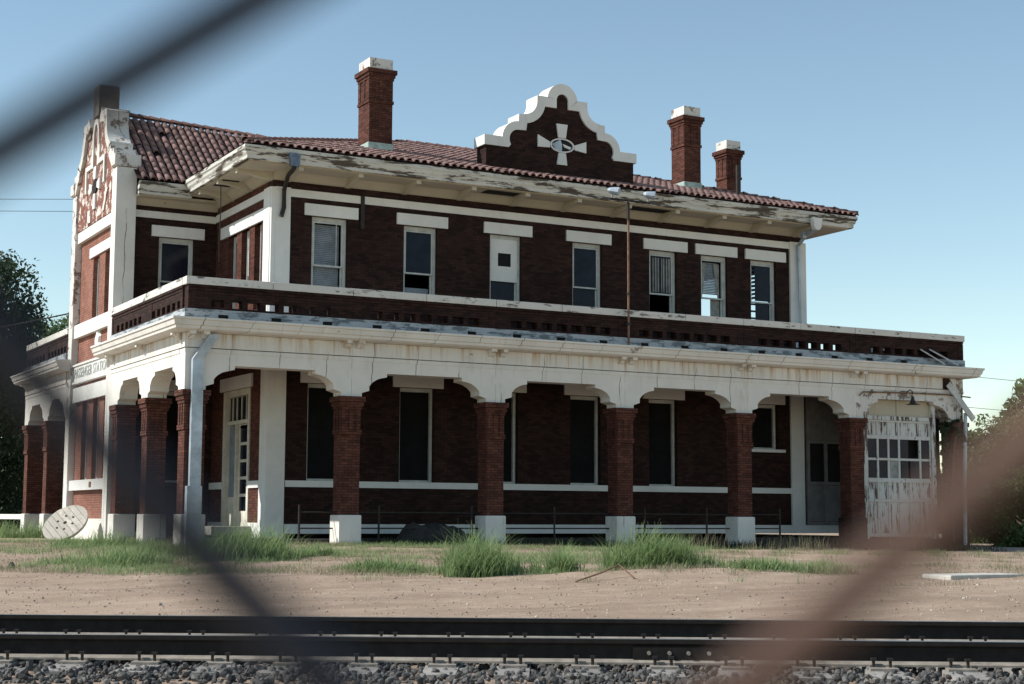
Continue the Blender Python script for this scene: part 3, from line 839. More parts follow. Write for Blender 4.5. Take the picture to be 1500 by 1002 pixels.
# side gable ------------------------------------------------------
s_out = [(2.68, 10.87), (2.40, 10.87)]+[(2.36, 11.08), (2.02, 11.12), (1.98, 11.36)]+arc(2.3, 12.1, .86, PI*1.5-.35, PI+.12, 8)+[(1.42, 12.42), (1.28, 12.48), (.86, 12.50), (.80, 12.62), (.36, 12.66), (.33, 13.43), (0, 13.43)]
s_in = [(2.68, 10.52), (2.20, 10.52)]+[(2.05, 10.7), (1.8, 10.95), (1.72, 11.2)]+arc(2.3, 12.1, 1.12, PI*1.5-.55, PI+.3, 8)+[(1.12, 12.0), (1.05, 12.15), (.66, 12.2), (.55, 12.3), (.25, 12.35), (.2, 12.6), (0, 12.75)]
assert len(s_out) == len(s_in)
def fulls(h): return [(GC+d, z) for d, z in h]+[(GC-d, z) for d, z in reversed(h[:-1])]
body = [(GC+2.6, 10.502)]+[(GC+d-(.0 if d < 2.6 else .08), z+.02) for d, z in s_in]+[(GC-d+(.0 if d < 2.6 else .08), z+.02) for d, z in reversed(s_in[:-1])]+[(GC-2.6, 10.502)]
sgb = MB().prism(body, 0, .06, GT-.04).obj('side_gable', 'brick_flaking', dep)
MB().box(.06, .196, yA, yB_, 9.33, 10.50).obj('gable_field', 'brick_flaking', sgb)
# coping in two halves with the pedestal block on top
k = len(s_out)-3
MB().band(fulls(s_out)[:k], fulls(s_in)[:k], 0, -.04, GT+.03).obj('gable_coping', 'plaster_old', sgb)
MB().band(fulls(s_out)[-k:], fulls(s_in)[-k:], 0, -.04, GT+.03).obj('gable_coping', 'plaster_old', sgb)
B(-.02, GT+.02, GC-.34, GC+.33, 12.5, 13.43, 'pedestal_block', 'stain', sgb, bevel=.02)
B(.02, GT+.10, GC-1.28, GC-.72, 12.0, 12.5, 'step_block', 'stain', sgb, bevel=.02)
B(.02, GT+.10, GC+.72, GC+1.28, 12.0, 12.5, 'step_block', 'stain', sgb, bevel=.02)
for sgn in (-1, 1):
    B(-.08, GT+.10, GC+sgn*2.48-.22, GC+sgn*2.48+.22, 10.55, 10.875, 'shoulder_block', 'plaster_old', sgb, bevel=.015)
# relief on the gable: niche hood, stepped ribs, cross emblem
hood_o = [(GC+.36, 11.0)]+[(GC+.36*math.cos(t), 11.9+.55*math.sin(t)) for t in np.linspace(0, PI, 11)]+[(GC-.36, 11.0)]
hood_i = [(GC+.24, 11.0)]+[(GC+.24*math.cos(t), 11.88+.40*math.sin(t)) for t in np.linspace(0, PI, 11)]+[(GC-.24, 11.0)]
MB().band(hood_o, hood_i, 0, -.0, .059).obj('niche_hood', 'plaster', sgb)
for sgn in (-1, 1):
    MB().box(-.0, .059, *sorted((GC+sgn*.36, GC+sgn*1.15)), 11.02, 11.16).obj('gable_rib', 'plaster', sgb)
    MB().box(-.0, .059, *sorted((GC+sgn*1.02, GC+sgn*1.16)), 10.35, 11.018).obj('gable_rib', 'plaster', sgb)
    MB().box(.005, .059, *sorted((GC+sgn*.36, GC+sgn*.47)), 11.16, 11.6).obj('gable_rib', 'plaster', sgb)
for poly in ([(-.14, 11.0), (.14, 11.0), (.10, 10.62), (-.10, 10.62)], [(-.62, 10.58), (-.3, 10.48), (-.3, 10.32), (-.62, 10.22)],
             [(.62, 10.58), (.3, 10.48), (.3, 10.32), (.62, 10.22)], [(-.10, 10.18), (.10, 10.18), (.14, 9.72), (-.14, 9.72)]):
    MB().prism([(GC+a, z) for a, z in poly], 0, .0, .059).obj('emblem_arm', 'trim', sgb)
MB().prism([(GC+.27*math.cos(t), 10.4+.2*math.sin(t)) for t in np.linspace(0, 2*PI, 25)[:-1]], 0, .01, .059).obj('oval_pane', 'dark', sgb)
MB().prism([(GC-1.5, 10.1), (GC-1.25, 10.15), (GC-.95, 9.5), (GC-1.1, 9.5)], 0, .03, .059).obj('painted_patch', 'plaster_old', sgb)
B(.03, .06, 10.2, 10.55, 9.40, 9.78, 'painted_patch', 'plaster_old', sgb)

# --- main roof ------------------------------------------------------------
E = 1.21; ZE = 10.22; SL = .318
EX0, EX1, EY0 = W0-E, W1+E+.05, D-E
RY = GC; ZR = ZE+SL*(RY-EY0)
rx0, rx1 = EX0+(RY-EY0), EX1-(RY-EY0)
EYB = 2*RY-EY0
V = [(EX0, EY0, ZE), (EX1, EY0, ZE), (EX1, EYB, ZE), (EX0, EYB, ZE), (rx0, RY, ZR), (rx1, RY, ZR)]
roof = MB().add(V, [(0, 1, 5, 4), (1, 2, 5), (2, 3, 4, 5), (3, 0, 4), (3, 2, 1, 0)]).obj('roof', 'roofdeck', dep)
def tile_mesh(name, r, L, seg=6, taper=.85, mat='tile'):
    """barrel tile lying along +y (up the slope), bottom end at y=0"""
    vs = []; fs = []
    for y, rr, dz in ((0, r, .022), (L, r*taper, 0)):
        for k in range(seg+1):
            th = PI*k/seg
            vs.append((rr*math.cos(th), y, rr*math.sin(th)*.9+dz))
        for k in range(seg+1):
            th = PI*k/seg
            vs.append(((rr-.018)*math.cos(th), y, (rr-.018)*math.sin(th)*.9+dz-.002))
    n = seg+1
    for k in range(seg):
        fs.append((k, k+1, 2*n+k+1, 2*n+k))
        fs.append((k+1, k, n+k, n+k+1))
        fs.append((n+k, 3*n+k, 3*n+k+1, n+k+1)) if k % 2 == 0 and False else None
    fs = [f for f in fs if f]
    m = MB().add(vs, fs)
    return m.mesh(name, mat, smooth=True)
TM = tile_mesh('roof_tile', .092, .43)
TS, TR = .225, .355
sa = math.atan(SL)
def slope_mat(origin, along, up, jit=True):
    """matrix: local x along eave, y up the slope, z normal"""
    a = Vector(along).normalized(); u = Vector(up).normalized(); nrm = a.cross(u)
    m = Matrix((a, u, nrm)).transposed().to_4x4()
    if jit: m = m @ Matrix.Rotation((random.random()-.5)*.035, 4, 'Z') @ Matrix.Rotation((random.random()-.5)*.025, 4, 'X')
    q = random.random()
    if jit and q < .03: m = m @ Matrix.Rotation((random.random()-.5)*.22, 4, 'Z')
    m.translation = Vector(origin)+nrm*(.005+random.random()*.012)-(u*(.03+.10*random.random()) if q > .965 else u*0)
    return m
def bulk_tiles(mats, name, parent):
    nv = len(TM.vertices)
    co = np.empty(nv*3); TM.vertices.foreach_get('co', co); co = co.reshape(-1, 3)
    fs = np.array([list(p.vertices) for p in TM.polygons])
    Vs = []; Fs = []
    for i, m in enumerate(mats):
        A = np.array(m)
        Vs.append(co@A[:3, :3].T+A[:3, 3]); Fs.append(fs+i*nv)
    me = bpy.data.meshes.new(name)
    me.from_pydata(np.concatenate(Vs).tolist(), [], np.concatenate(Fs).tolist())
    me.materials.append(MT['tile']); me.polygons.foreach_set('use_smooth', [True]*len(me.polygons))
    return stuff(inst(name, me, parent))
up = Vector((0, math.cos(sa), math.sin(sa)))
single, bulk = [], []
ncol = int((EX1-EX0)/TS)
for r in range(24):
    y = EY0-.05+r*TR*math.cos(sa); z = ZE+SL*(y-EY0)
    for c in range(ncol+1):
        xx = EX0+.1+c*TS
        if xx < EX0+(y-EY0) or xx > EX1-(y-EY0): continue
        if abs(xx-FC) < 2.55 and y > D-.35 and y < D+.66: continue
        mm = slope_mat((xx, y, z), (1, 0, 0), up)
        if r < 3: single.append(mm)
        else: bulk.append(mm)
for mm in single: inst('roof_tile', TM, roof, mm)
bulk_tiles(bulk, 'upper_tiles', roof)
# right slope tiles (seen on its edge)
bulk2 = []
upR = Vector((-math.cos(sa), 0, math.sin(sa)))
for r in range(24):
    xx = EX1+.05-r*TR*math.cos(sa); z = ZE+SL*(EX1-xx)
    for c in range(74):
        y = EY0+.1+c*TS
        if y < EY0+(EX1-xx) or y > EYB-(EX1-xx): continue
        bulk2.append(slope_mat((xx, y, z), (0, 1, 0), upR))
bulk_tiles(bulk2, 'upper_tiles', roof)
# hip and ridge caps
CM = tile_mesh('ridge_tile', .125, .40, 6, .86, 'tilecap')
def caps(p, q, parent, step=.36, skip=()):
    p = Vector(p); q = Vector(q); d = (q-p); L = d.length; d.normalize()
    side = d.cross(Vector((0, 0, 1))).normalized()
    for i in range(int(L/step)):
        if i in skip: continue
        m = Matrix((side, d, side.cross(d))).transposed().to_4x4() @ Matrix.Rotation((random.random()-.5)*.05, 4, 'Z')
        m.translation = p+d*(i*step)+Vector((0, 0, .03))
        inst('ridge_tile', CM, parent, m)
caps((EX0, EY0, ZE), (rx0, RY, ZR), roof, skip=(27, 28, 30))
caps((EX1, EY0, ZE), (rx1, RY, ZR), roof)
caps((rx0, RY, ZR), (rx1, RY, ZR), roof)
# --- eave cornice of the main block: crown, soffit, brackets
def eave_prof(): return [(0.0, 10.19), (0, 10.10), (.035, 10.06), (.05, 9.99), (.09, 9.93), (.10, 9.84), (.13, 9.82), (.20, 9.84), (.26, 10.15)]
def eave(axis, a, b, base, side, m0, m1, m='peel', dz=0, name='eave_cornice'):
    pr = eave_prof(); n = len(pr); vs = []
    for (u, mt) in ((a, m0), (b, m1)):
        for o, z in pr:
            uu = u+mt*o
            vs.append((uu, base-side*o, z+dz) if axis == 0 else (base-side*o, uu, z+dz))
    fs = [tuple(range(n)), tuple(range(2*n-1, n-1, -1))]+[(i, i+n, (i+1) % n+n, (i+1) % n) for i in range(n)]
    return MB().add(vs, fs).obj(name, m, dep)
ec = eave(0, EX0, EX1, EY0, -1, 1, -1)
eave(1, EY0, YW-.75, EX0, -1, 1, 0)
eave(1, EY0, EYB, EX1, 1, 1, -1)
MB().box(EX0+.2, EX1-.2, EY0+.2, D-.001, 9.80, 9.86).obj('soffit', 'soffit', dep)
MB().box(EX0+.2, W0-.001, D+.0, YW-.5, 9.80, 9.86).obj('soffit', 'soffit', dep)
MB().box(W1+.001, EX1-.2, D, EYB, 9.80, 9.86).obj('soffit', 'soffit', dep)
# cove at the wall
MB().prism([(D-.002, 9.60), (D-.05, 9.62), (D-.26, 9.80), (D-.002, 9.80)], 0, W0, W1).obj('cove', 'soffit', dep)
MB().prism([(W0-.002, 9.60), (W0-.05, 9.62), (W0-.26, 9.80), (W0-.002, 9.80)], 1, D, YW).obj('cove', 'soffit', dep)
for k in range(11):
    xx = 3.45+1.7*k
    MB().prism([(D-.003, 9.58), (D-.08, 9.58), (EY0+.5, 9.70), (EY0+.22, 9.70), (EY0+.22, 9.799), (D-.003, 9.799)], 0, xx-.07, xx+.07).obj('eave_bracket', 'soffit', dep)
for k in range(3):
    yy = 2.7+1.6*k
    MB().prism([(W0-.003, 9.58), (W0-.08, 9.58), (EX0+.5, 9.70), (EX0+.22, 9.70), (EX0+.22, 9.799), (W0-.003, 9.799)], 1, yy-.07, yy+.07).obj('eave_bracket', 'soffit', dep)
# missing soffit boards: dark holes
for a, b, c, e in ((9.05, 10.1, 1.75, 2.2), (13.75, 15.2, 1.75, 2.2)): B(a, b, c, e, 9.785, 9.795, 'soffit_gap', 'dark', dep)
B(2.15, 2.62, 4.1, 5.0, 9.785, 9.795, 'soffit_gap', 'dark', dep)

# --- wing roof with its own steeper slope
WY0, WZ0 = 6.62, 10.12
RZ0, RZ1 = 12.60, 12.42
wing = MB().add([(GT-.1, WY0, WZ0), (6.0, WY0, WZ0), (6.0, RY, RZ1-.06), (GT-.1, RY, RZ0), (6.0, 2*RY-WY0, WZ0), (GT-.1, 2*RY-WY0, WZ0)],
                [(0, 1, 2, 3), (3, 2, 4, 5)]).obj('wing_roof', 'roofdeck', dep)
wsl = math.atan2(RZ0-.03-WZ0, RY-WY0)
upW = Vector((0, math.cos(wsl), math.sin(wsl)))
for r in range(12):
    for c in range(24):
        xx = GT+.12+c*TS
        s = -.05+r*TR
        if s > (RY-WY0)/math.cos(wsl)-.2: continue
        y = WY0+s*math.cos(wsl); z = WZ0+s*math.sin(wsl)+.01
        if xx > 2.9+ (y-WY0)*1.05+.6: continue
        if (r, c) in ((4, 3), (8, 5)): continue
        inst('roof_tile', TM, wing, slope_mat((xx, y, z-.02*xx*s/4), (1, 0, 0), upW))
caps((GT, RY, RZ0+.03), (5.4, RY, RZ1), wing, .34)
# wing cornice
eave(0, GT-.02, EX0+.25, WY0, -1, 0, 0, 'peel', -.11)
MB().box(GT, W0-.01, WY0+.2, YW-.001, 9.68, 9.74).obj('soffit', 'soffit', dep)
MB().prism([(YW-.002, 9.50), (YW-.04, 9.52), (YW-.2, 9.68), (YW-.002, 9.68)], 0, GT, W0).obj('cove', 'soffit', dep)

# --- chimneys
def chimney(x0, x1, y0, y1, zr, zt, capm='plaster_old', flash=True):
    zc = zt-.32
    m = MB().box(x0, x1, y0, y1, zr-.8, zc-.22)
    m.box(x0-.03, x1+.03, y0-.03, y1+.03, zc-.99, zc-.90)
    for u in (.0, .4, .8):
        wx, wy = x1-x0, y1-y0
        m.box(x0+u*wx, x0+(u+.2)*wx, y0-.02, y0-.001, zc-.88, zc-.3); m.box(x0-.02, x0-.001, y0+u*wy, y0+(u+.2)*wy, zc-.88, zc-.3)
    for za, zb, e in ((-.30, -.22, .03), (-.219, -.13, .06), (-.129, 0, .10)): m.box(x0-e, x1+e, y0-e, y1+e, zc+za, zc+zb)
    o = m.obj('chimney', 'brick_half_lit', dep)
    cp = MB().wall(1, y0, .1, x0-.0, x1, zc+.001, zt, []).box(x0, x0+.1, y0+.101, y1-.101, zc+.001, zt).box(x1-.1, x1, y0+.101, y1-.101, zc+.001, zt).box(x0, x1, y1-.1, y1, zc+.001, zt)
    cp.obj('chimney_cap', capm, o)
    if flash: MB().box(x0-.025, x1+.025, y0-.025, y1+.025, zr-.25, zr+.22).obj('flashing', 'copper', o)
    return o
chimney(6.38, 7.10, 4.0, 4.8, 11.10, 13.80)
chimney(17.25, 17.88, 4.0, 4.72, 11.10, 13.78)
chimney(19.93, 20.50, 5.4, 6.0, 10.95, 13.28, 'coping', False)
MB().tube([(18.62, 3.05, 10.6), (18.62, 3.05, 11.8)], .055, 8).obj('vent_pipe', 'iron', dep)

# --- downspouts
ds = MB()
ds.box(.13, .40, -.20, -.065, 1.40, 4.42)
ds.add([(.13, -.2, 4.42), (.40, -.2, 4.42), (.40, -.065, 4.42), (.13, -.065, 4.42), (.50, -.29, 5.02), (.74, -.29, 5.02), (.74, -.16, 5.02), (.50, -.16, 5.02)],
       [(0, 1, 5, 4), (1, 2, 6, 5), (2, 3, 7, 6), (3, 0, 4, 7), (4, 5, 6, 7)])
d0 = ds.obj('downspout', 'galv', dep)
B(.06, .42, -.24, -.06, -.05, 1.40, 'downspout_boot', 'galv', d0)
ds = MB().obox((20.33, 1.95, 9.55), (.14, 0, 0), (0, .14, 0), (0, -.0, .2))
ds.tube([(20.33, 1.3, 9.66), (20.45, 2.0, 9.55), (20.52, D-.16, 9.30), (20.52, D-.16, 5.5)], .065, 8)
d1 = ds.obj('downspout', 'galv', dep)
MB().prism([(20.14, 9.98), (20.50, 9.98), (20.46, 9.70), (20.38, 9.60), (20.25, 9.60), (20.18, 9.70)], 1, EY0-.16, EY0+.0).obj('leader_head', 'trim', d1)
ds = MB().tube([(3.15, 1.3, 9.68), (3.2, 1.9, 9.6), (3.30, D-.15, 9.33), (3.30, D-.15, 8.85), (3.24, D-.13, 8.6)], .06, 8)
d2 = ds.obj('downspout', 'iron', dep)
MB().prism([(3.00, 10.06), (3.30, 10.06), (3.27, 9.72), (3.05, 9.72)], 1, EY0-.14, EY0+.0).obj('leader_head', 'galvdark', d2)
# conduit and old brackets on the front wall
B(5.55, 5.66, D-.06, D-.001, 8.5, 9.42, 'conduit_stub', 'iron', dep)

# --- freight door in the last bay
fd = MB()
Y0 = .24
fd.box(21.08, 21.24, Y0-.06, Y0+.12, .1, 4.30); fd.box(23.81, 23.98, Y0-.06, Y0+.12, .1, 4.30); fd.box(21.24, 23.81, Y0-.04, Y0+.1, 3.70, 3.82)
door2 = fd.obj('freight_door', 'doorpaint', dep)
MB().box(21.24, 22.46, Y0+.03, Y0+.06, 3.825, 4.42).obj('transom_board', 'soffit', door2)
MB().box(22.58, 23.81, Y0+.03, Y0+.06, 3.825, 4.42).obj('transom_board', 'soffit', door2)
B(22.46, 22.58, Y0-.0, Y0+.07, 3.825, 4.42, 'transom_post', 'soffit', door2)
cols = 6; x0, x1 = 21.25, 23.80
cw = (x1-x0)/cols
for z0, z1 in ((3.64, 3.695), (3.12, 3.23), (2.47, 2.54), (1.80, 1.93), (1.21, 1.29), (.16, .26)):
    B(x0, x1, Y0-.015, Y0+.055, z0, z1, 'door_rail', 'doortrim', door2)
for (z0, z1, kind) in ((3.23, 3.64, 'p'), (2.54, 3.12, 'g'), (1.93, 2.47, 'g'), (1.29, 1.80, 'p'), (.26, 1.21, 'p')):
    for c in range(cols+1):
        if kind == 'g' and c in (4, 5) and random.random() < .5: continue
        xx = x0+c*cw
        a, b = max(x0, xx-.035), min(x1, xx+.035)
        B(a, b, Y0-.008, Y0+.05, z0+.002, z1-.002, 'door_stile', 'doortrim', door2)
    for c in range(cols):
        a, b = x0+c*cw+.038, x0+(c+1)*cw-.038
        if kind == 'p': B(a, b, Y0+.02, Y0+.04, z0+.002, z1-.002, 'door_panel', 'doorpaint', door2)
        elif not (z0 > 2.4 and c == 4): B(a, b, Y0+.022, Y0+.03, z0+.002, z1-.002, 'glass_pane', 'glass_purple' if not (z0 < 2 and c == 2) else 'curtain', door2)
B(21.2, 24.45, .52, .56, .24, 4.6, 'door_backing', 'dark', door2)
# boarded partition at the back of the fifth arch
pd = MB()
for xx in (20.85, 21.55, 22.3): pd.box(xx-.05, xx+.05, D-.09, D-.001, .5, 4.6)
for zz in (.5, 1.75, 3.05, 4.4): pd.box(20.9, 22.3, D-.08, D-.002, zz, zz+.1)
part = pd.obj('partition_door', 'greyboard', dep)
for i, xx in enumerate((20.91, 21.61)):
    for k, (za, zb) in enumerate(((.61, 1.74), (3.16, 4.39))):
        B(xx, xx+.63, D-.05, D-.003, za, zb, 'door_panel', 'greyboard', part)
    B(xx, xx+.63, D-.03, D-.003, 1.86, 3.04, 'dark_opening', 'dark', part)

# ------------------------------------------------------------------ things on and around the depot
t = empty('floodlight_pole', (12.44, -.2, 5.43))
tag(t, 'tall thin rusty floodlight pole on the cornice in front of the parapet', 'light pole')
o = MB().tube([(0, 0, 0), (0, 0, 4.05)], .032, 8).obj('pole', 'rust', t)
MB().tube([(0, 0, .55), (0, 0, .62)], .06, 8).tube([(0, 0, 1.4), (0, 0, 1.46)], .05, 8).obj('collar', 'iron', t)
MB().tube([(-.62, 0, 4.05), (.72, 0, 4.05)], .03, 8).obj('crossarm', 'iron', t)
MB().tube([(0, 0, 3.5), (0, 0, 4.0)], .045, 8).obj('coupling', 'iron', t)
for sx in (-.5, .68):
    m = MB()
    m.tube([(sx, .05, 4.1), (sx, .0, 4.2)], .025, 6)
    c = Vector((sx, -.02, 4.28)); dr_ = Vector((.75 if sx > 0 else .5, -.55, -.15)).normalized()
    m.tube([c-dr_*.16, c-dr_*.08, c+dr_*.10, c+dr_*.17], [.05, .09, .115, .12], 10)
    m.obj('floodlight', 'galv', t)
t = empty('gooseneck_lamp', (22.6, -.03, 4.5))
tag(t, 'dark conical gooseneck lamp hanging in front of the last arch', 'lamp')
MB().tube([(0, .0, .05), (0, -.2, .12), (0, -.3, .05), (0, -.3, -.1)], .018, 6).obj('gooseneck', 'iron', t)
m = MB().tube([(0, -.3, -.08), (0, -.3, -.2), (0, -.3, -.30), (0, -.3, -.34)], [.03, .06, .10, .22], 14)
m.obj('lamp_shade', 'iron', t)
o = MB().tube([(20.75, -.05, 4.38), (20.9, -.05, 4.50), (22.6, -.05, 4.54), (24.3, -.05, 4.55), (25.25, -.05, 4.5)], .022, 6).obj('conduit_pipe', 'rust')
tag(o, 'thin rusty conduit pipe running along the frieze over the freight door', 'pipe')
o = MB().obox((24.68, -.22, 4.33), Vector((.98, -.05, -1.08)), (0, .035, 0), Vector((.14, 0, .13))).obj('hanging_board', 'board')
tag(o, 'long pale board hanging loose across the broken right corner of the frieze', 'board')
for (a, b, lb) in (((23.25, .0, 5.93), (23.95, -.32, 5.47), 'left of two boards fallen against the right end of the parapet'), ((23.62, .0, 5.95), (24.5, -.32, 5.47), 'right of two boards fallen against the right end of the parapet')):
    a, b = Vector(a), Vector(b); d = b-a; s = d.cross(Vector((0, 1, .6))).normalized()
    o = MB().obox((a+b)/2, d, s*.03, d.cross(s).normalized()*.17).obj('loose_board', 'board')
    tag(o, lb, 'board', 'boards fallen on the cornice')
o = MB().tube([(24.95, -.12, 4.0), (24.85, -.12, 2.0), (24.8, -.12, -.1)], .06, 8).obj('drain_pipe', 'galv')
tag(o, 'detached pale drain pipe leaning at the far right corner pier', 'pipe')

o = MB().tube([(2.25, 4.6, 9.80), (2.27, 4.62, 9.0), (2.24, 4.6, 8.2), (2.26, 4.63, 7.6)], .014, 5).obj('hanging_cord', 'iron', dep)
# railing between the piers
t = empty('pipe_railing', (0, .2, 0))
tag(t, 'low black pipe railing standing inside the front arcade', 'railing')
for xx in (3.1, 5.25, 7.9, 10.4, 13.3, 15.4, 18.0):
    MB().tube([(xx, .15, -.1), (xx, .15, .98)], .03, 6).obj('railing_post', 'iron', t)
MB().tube([(3.1, .15, .80), (18.0, .15, .80)], .02, 6).obj('railing_bar', 'iron', t)
MB().tube([(3.1, .15, .40), (18.0, .15, .40)], .018, 6).obj('railing_bar', 'iron', t)
# dark heap of earth under the second arch
def heap():
    m = MB(); n, k = 22, 9
    vs = []; fs = []
    for i in range(n+1):
        u = i/n
        for j in range(k+1):
            v = j/k
            h = .5*min(1, 5*u, 4*(1-u))*math.sin(PI*v)**.6*(1+.16*math.sin(u*23+v*7)*math.cos(v*11+u*5))
            vs.append((5.9+2.0*u+.1*math.sin(v*9), -.15+1.5*v+.08*math.sin(u*17), .0+h))
    for i in range(n):
        for j in range(k): fs.append((i*(k+1)+j, (i+1)*(k+1)+j, (i+1)*(k+1)+j+1, i*(k+1)+j+1))
    o = m.add(vs, fs).obj('earth_heap', 'asph', smooth=True)
    tag(o, 'low dark heap of earth and rubbish under the second front arch', 'heap')
heap()

# wooden spool end leaning on the pavilion
t = empty('cable_spool_disc', (-.62, 8.1, 0))
tag(t, 'round grey wooden cable spool end leaning in the grass at the left pavilion', 'wooden disc')
def disc():
    Rr = .66
    n = Vector((-.60, -.52, .74)).normalized()
    a = Vector((-n.y, n.x, 0)).normalized(); b = n.cross(a)
    a2 = a*math.cos(.9)+b*math.sin(.9); b2 = n.cross(a2)
    gzv = G(-1.0, 7.7)
    c = Vector((-.30, -.25, gzv+.50))
    wd = 2*Rr/8
    for layer, (p, q, off, inset) in enumerate(((a2, b2, 0, 0), (b2, -a2, -.045, .015))):
        for k in range(8):
            u0 = -Rr+k*wd+.005; u1 = u0+wd-.01
            poly = []
            uu = np.linspace(u0, u1, 5)
            rr = Rr-inset
            top = [(u, math.sqrt(max(0, rr*rr-u*u))) for u in uu]
            pts = top+[(u, -v) for u, v in reversed(top)]
            vs = [c+p*u+q*v+n*(off+(.0 if layer else random.random()*.006)) for u, v in pts]+[c+p*u+q*v+n*(off-.04) for u, v in pts]
            m_ = len(pts)
            fs = [tuple(range(m_)), tuple(range(2*m_-1, m_-1, -1))]+[(i, (i+1) % m_, (i+1) % m_+m_, i+m_) for i in range(m_)]
            MB().add(vs, fs).obj('plank', 'wood_grey', t)
    for k in range(6):
        th = k*PI/3
        cc = c+(a2*math.cos(th)+b2*math.sin(th))*.26+n*.012
        MB().tube([cc-n*.02, cc+n*.012], .03, 8).obj('bolt', 'iron', t)
    MB().tube([c-n*.01, c+n*.008], .055, 12).obj('axle_hole', 'dark', t)
disc()

# ------------------------------------------------------------------ railway track
tk = math.radians(2.6)
TD = (RH*math.cos(tk)-FH*math.sin(tk)); TN = (FH*math.cos(tk)+RH*math.sin(tk))
P0 = Vector((CAM.x, CAM.y, 0))+FH*11.1
track = empty('railway_track', (P0.x, P0.y, 0))
tag(track, 'railway track crossing the foreground, two dark rails on ballast', 'railway track')
def tp(s, n, z): return (TD.x*s+TN.x*n, TD.y*s+TN.y*n, z)
def rail(n0, ztop, cant):
    H = .168
    pr = [(-.037, 0), (.037, 0), (.037, -.03), (.010, -.045), (.010, -.135), (.07, -.155), (.07, -.168), (-.07, -.168), (-.07, -.155), (-.010, -.135), (-.010, -.045), (-.037, -.03)]
    m = MB()
    n = len(pr)
    L0, L1 = -60, 60
    vs = [tp(L0, n0+a, ztop+b) for a, b in pr]+[tp(L1, n0+a, ztop+b) for a, b in pr]
    k0 = len(m.v)
    mi = [1 if i == 0 else (2 if i in (4, 5, 7, 8) else 0) for i in range(n)]
    for i in range(n): m.add([vs[i], vs[i+n], vs[(i+1) % n+n], vs[(i+1) % n]], [(0, 1, 2, 3)], mi[i])
    o = m.obj('rail', ['rail', 'railtop', 'railbase'], track)
    return o
rail(0, -.122, 0); rail(1.5, -.082, 0)
# ties
TIE = MB().box(-.115, .115, -1.32, 1.32, -.18, 0).mesh('tie', 'tie')
PL = MB().box(-.095, .095, -.18, .18, 0, .016).mesh('tie_plate', 'railbase')
SPK = MB().tube([(0, 0, -.03), (0, 0, .03)], .011, 6).box(-.018, .018, -.022, .022, .03, .048).mesh('spike', 'iron')
ang = math.atan2(TD.y, TD.x)
tilt = math.atan2(.04, 1.5)
for k in range(-26, 27):
    s = k*.505+.03*random.random()
    base = Matrix.Translation(tp(s, .75, -.286)) @ Matrix.Rotation(ang+(random.random()-.5)*.04, 4, 'Z') @ Matrix.Rotation(tilt, 4, 'X')
    tie = inst('tie', TIE, track, base)
    if abs(k) < 14:
        for n0 in (-.75, .75):
            inst('tie_plate', PL, tie, Matrix.Translation((0, n0, .001)))
            for sx, dn in ((-.06, -.085), (.05, -.1), (.06, .085)):
                inst('spike', SPK, tie, Matrix.Translation((sx, n0+dn, .03)))
# bolts of a rail joint
for s in (.93, 1.06, 1.62, 1.75):
    pass
jb = MB().obox(tp(1.15, -.021, -.215), tuple(TD*.62), tuple(TN*.02), (0, 0, .085)).obj('joint_bar', 'rail', track)
for s in (.95, 1.09, 1.22, 1.36):
    MB().tube([tp(s, -.03, -.215), tp(s, -.052, -.215)], .014, 8).obj('bolt', 'railbase', jb)
for s in np.arange(-4.5, 4.6, .505):
    if random.random() < .6:
        pass

# ballast stones
def ico():
    t = (1+5**.5)/2
    v = np.array([(-1, t, 0), (1, t, 0), (-1, -t, 0), (1, -t, 0), (0, -1, t), (0, 1, t), (0, -1, -t), (0, 1, -t), (t, 0, -1), (t, 0, 1), (-t, 0, -1), (-t, 0, 1)], float)
    v /= np.linalg.norm(v[0])
    f = np.array([(0, 11, 5), (0, 5, 1), (0, 1, 7), (0, 7, 10), (0, 10, 11), (1, 5, 9), (5, 11, 4), (11, 10, 2), (10, 7, 6), (7, 1, 8), (3, 9, 4), (3, 4, 2), (3, 2, 6), (3, 6, 8), (3, 8, 9), (4, 9, 5), (2, 4, 11), (6, 2, 10), (8, 6, 7), (9, 8, 1)])
    return v, f
IV, IF = ico()
def stones(name, pos, size, tint, label_kind, mat='stone'):
    n = len(pos)
    jit = 1+rng.normal(0, .16, (n, 12, 1))
    sc = size[:, None, None]*rng.uniform(.6, 1.15, (n, 1, 3))
    v = IV[None]*jit*sc
    q = rng.normal(size=(n, 4)); q /= np.linalg.norm(q, axis=1, keepdims=True)
    w_, x_, y_, z_ = q.T
    Rm = np.stack([1-2*(y_*y_+z_*z_), 2*(x_*y_-z_*w_), 2*(x_*z_+y_*w_), 2*(x_*y_+z_*w_), 1-2*(x_*x_+z_*z_), 2*(y_*z_-x_*w_), 2*(x_*z_-y_*w_), 2*(y_*z_+x_*w_), 1-2*(x_*x_+y_*y_)], -1).reshape(n, 3, 3)
    v = np.einsum('nij,nkj->nki', Rm, v)+pos[:, None]
    f = (IF[None]+12*np.arange(n)[:, None, None]).reshape(-1, 3)
    me = bpy.data.meshes.new(name)
    me.from_pydata(v.reshape(-1, 3).tolist(), [], f.tolist())
    me.materials.append(MT[mat])
    set_tint(me, np.repeat(tint, 12))
    o = bpy.data.objects.new(name, me); COL.objects.link(o)
    return stuff(o)
n = 24000
s_ = rng.uniform(-6.5, 6.5, n); nn = rng.uniform(-2.6, 2.6, n)
zz = np.full(n, -.338)+rng.uniform(-.03, .03, n)
zz = np.where(nn < -1.0, -.338-(np.clip(-1.0-nn, 0, 2))*.16+rng.uniform(-.03, .03, n), zz)
pos = np.stack([P0.x+TD.x*s_+TN.x*nn, P0.y+TD.y*s_+TN.y*nn, zz], -1)
stones('ballast', pos, rng.uniform(.012, .033, n), rng.beta(1.3, 3.2, n), '')
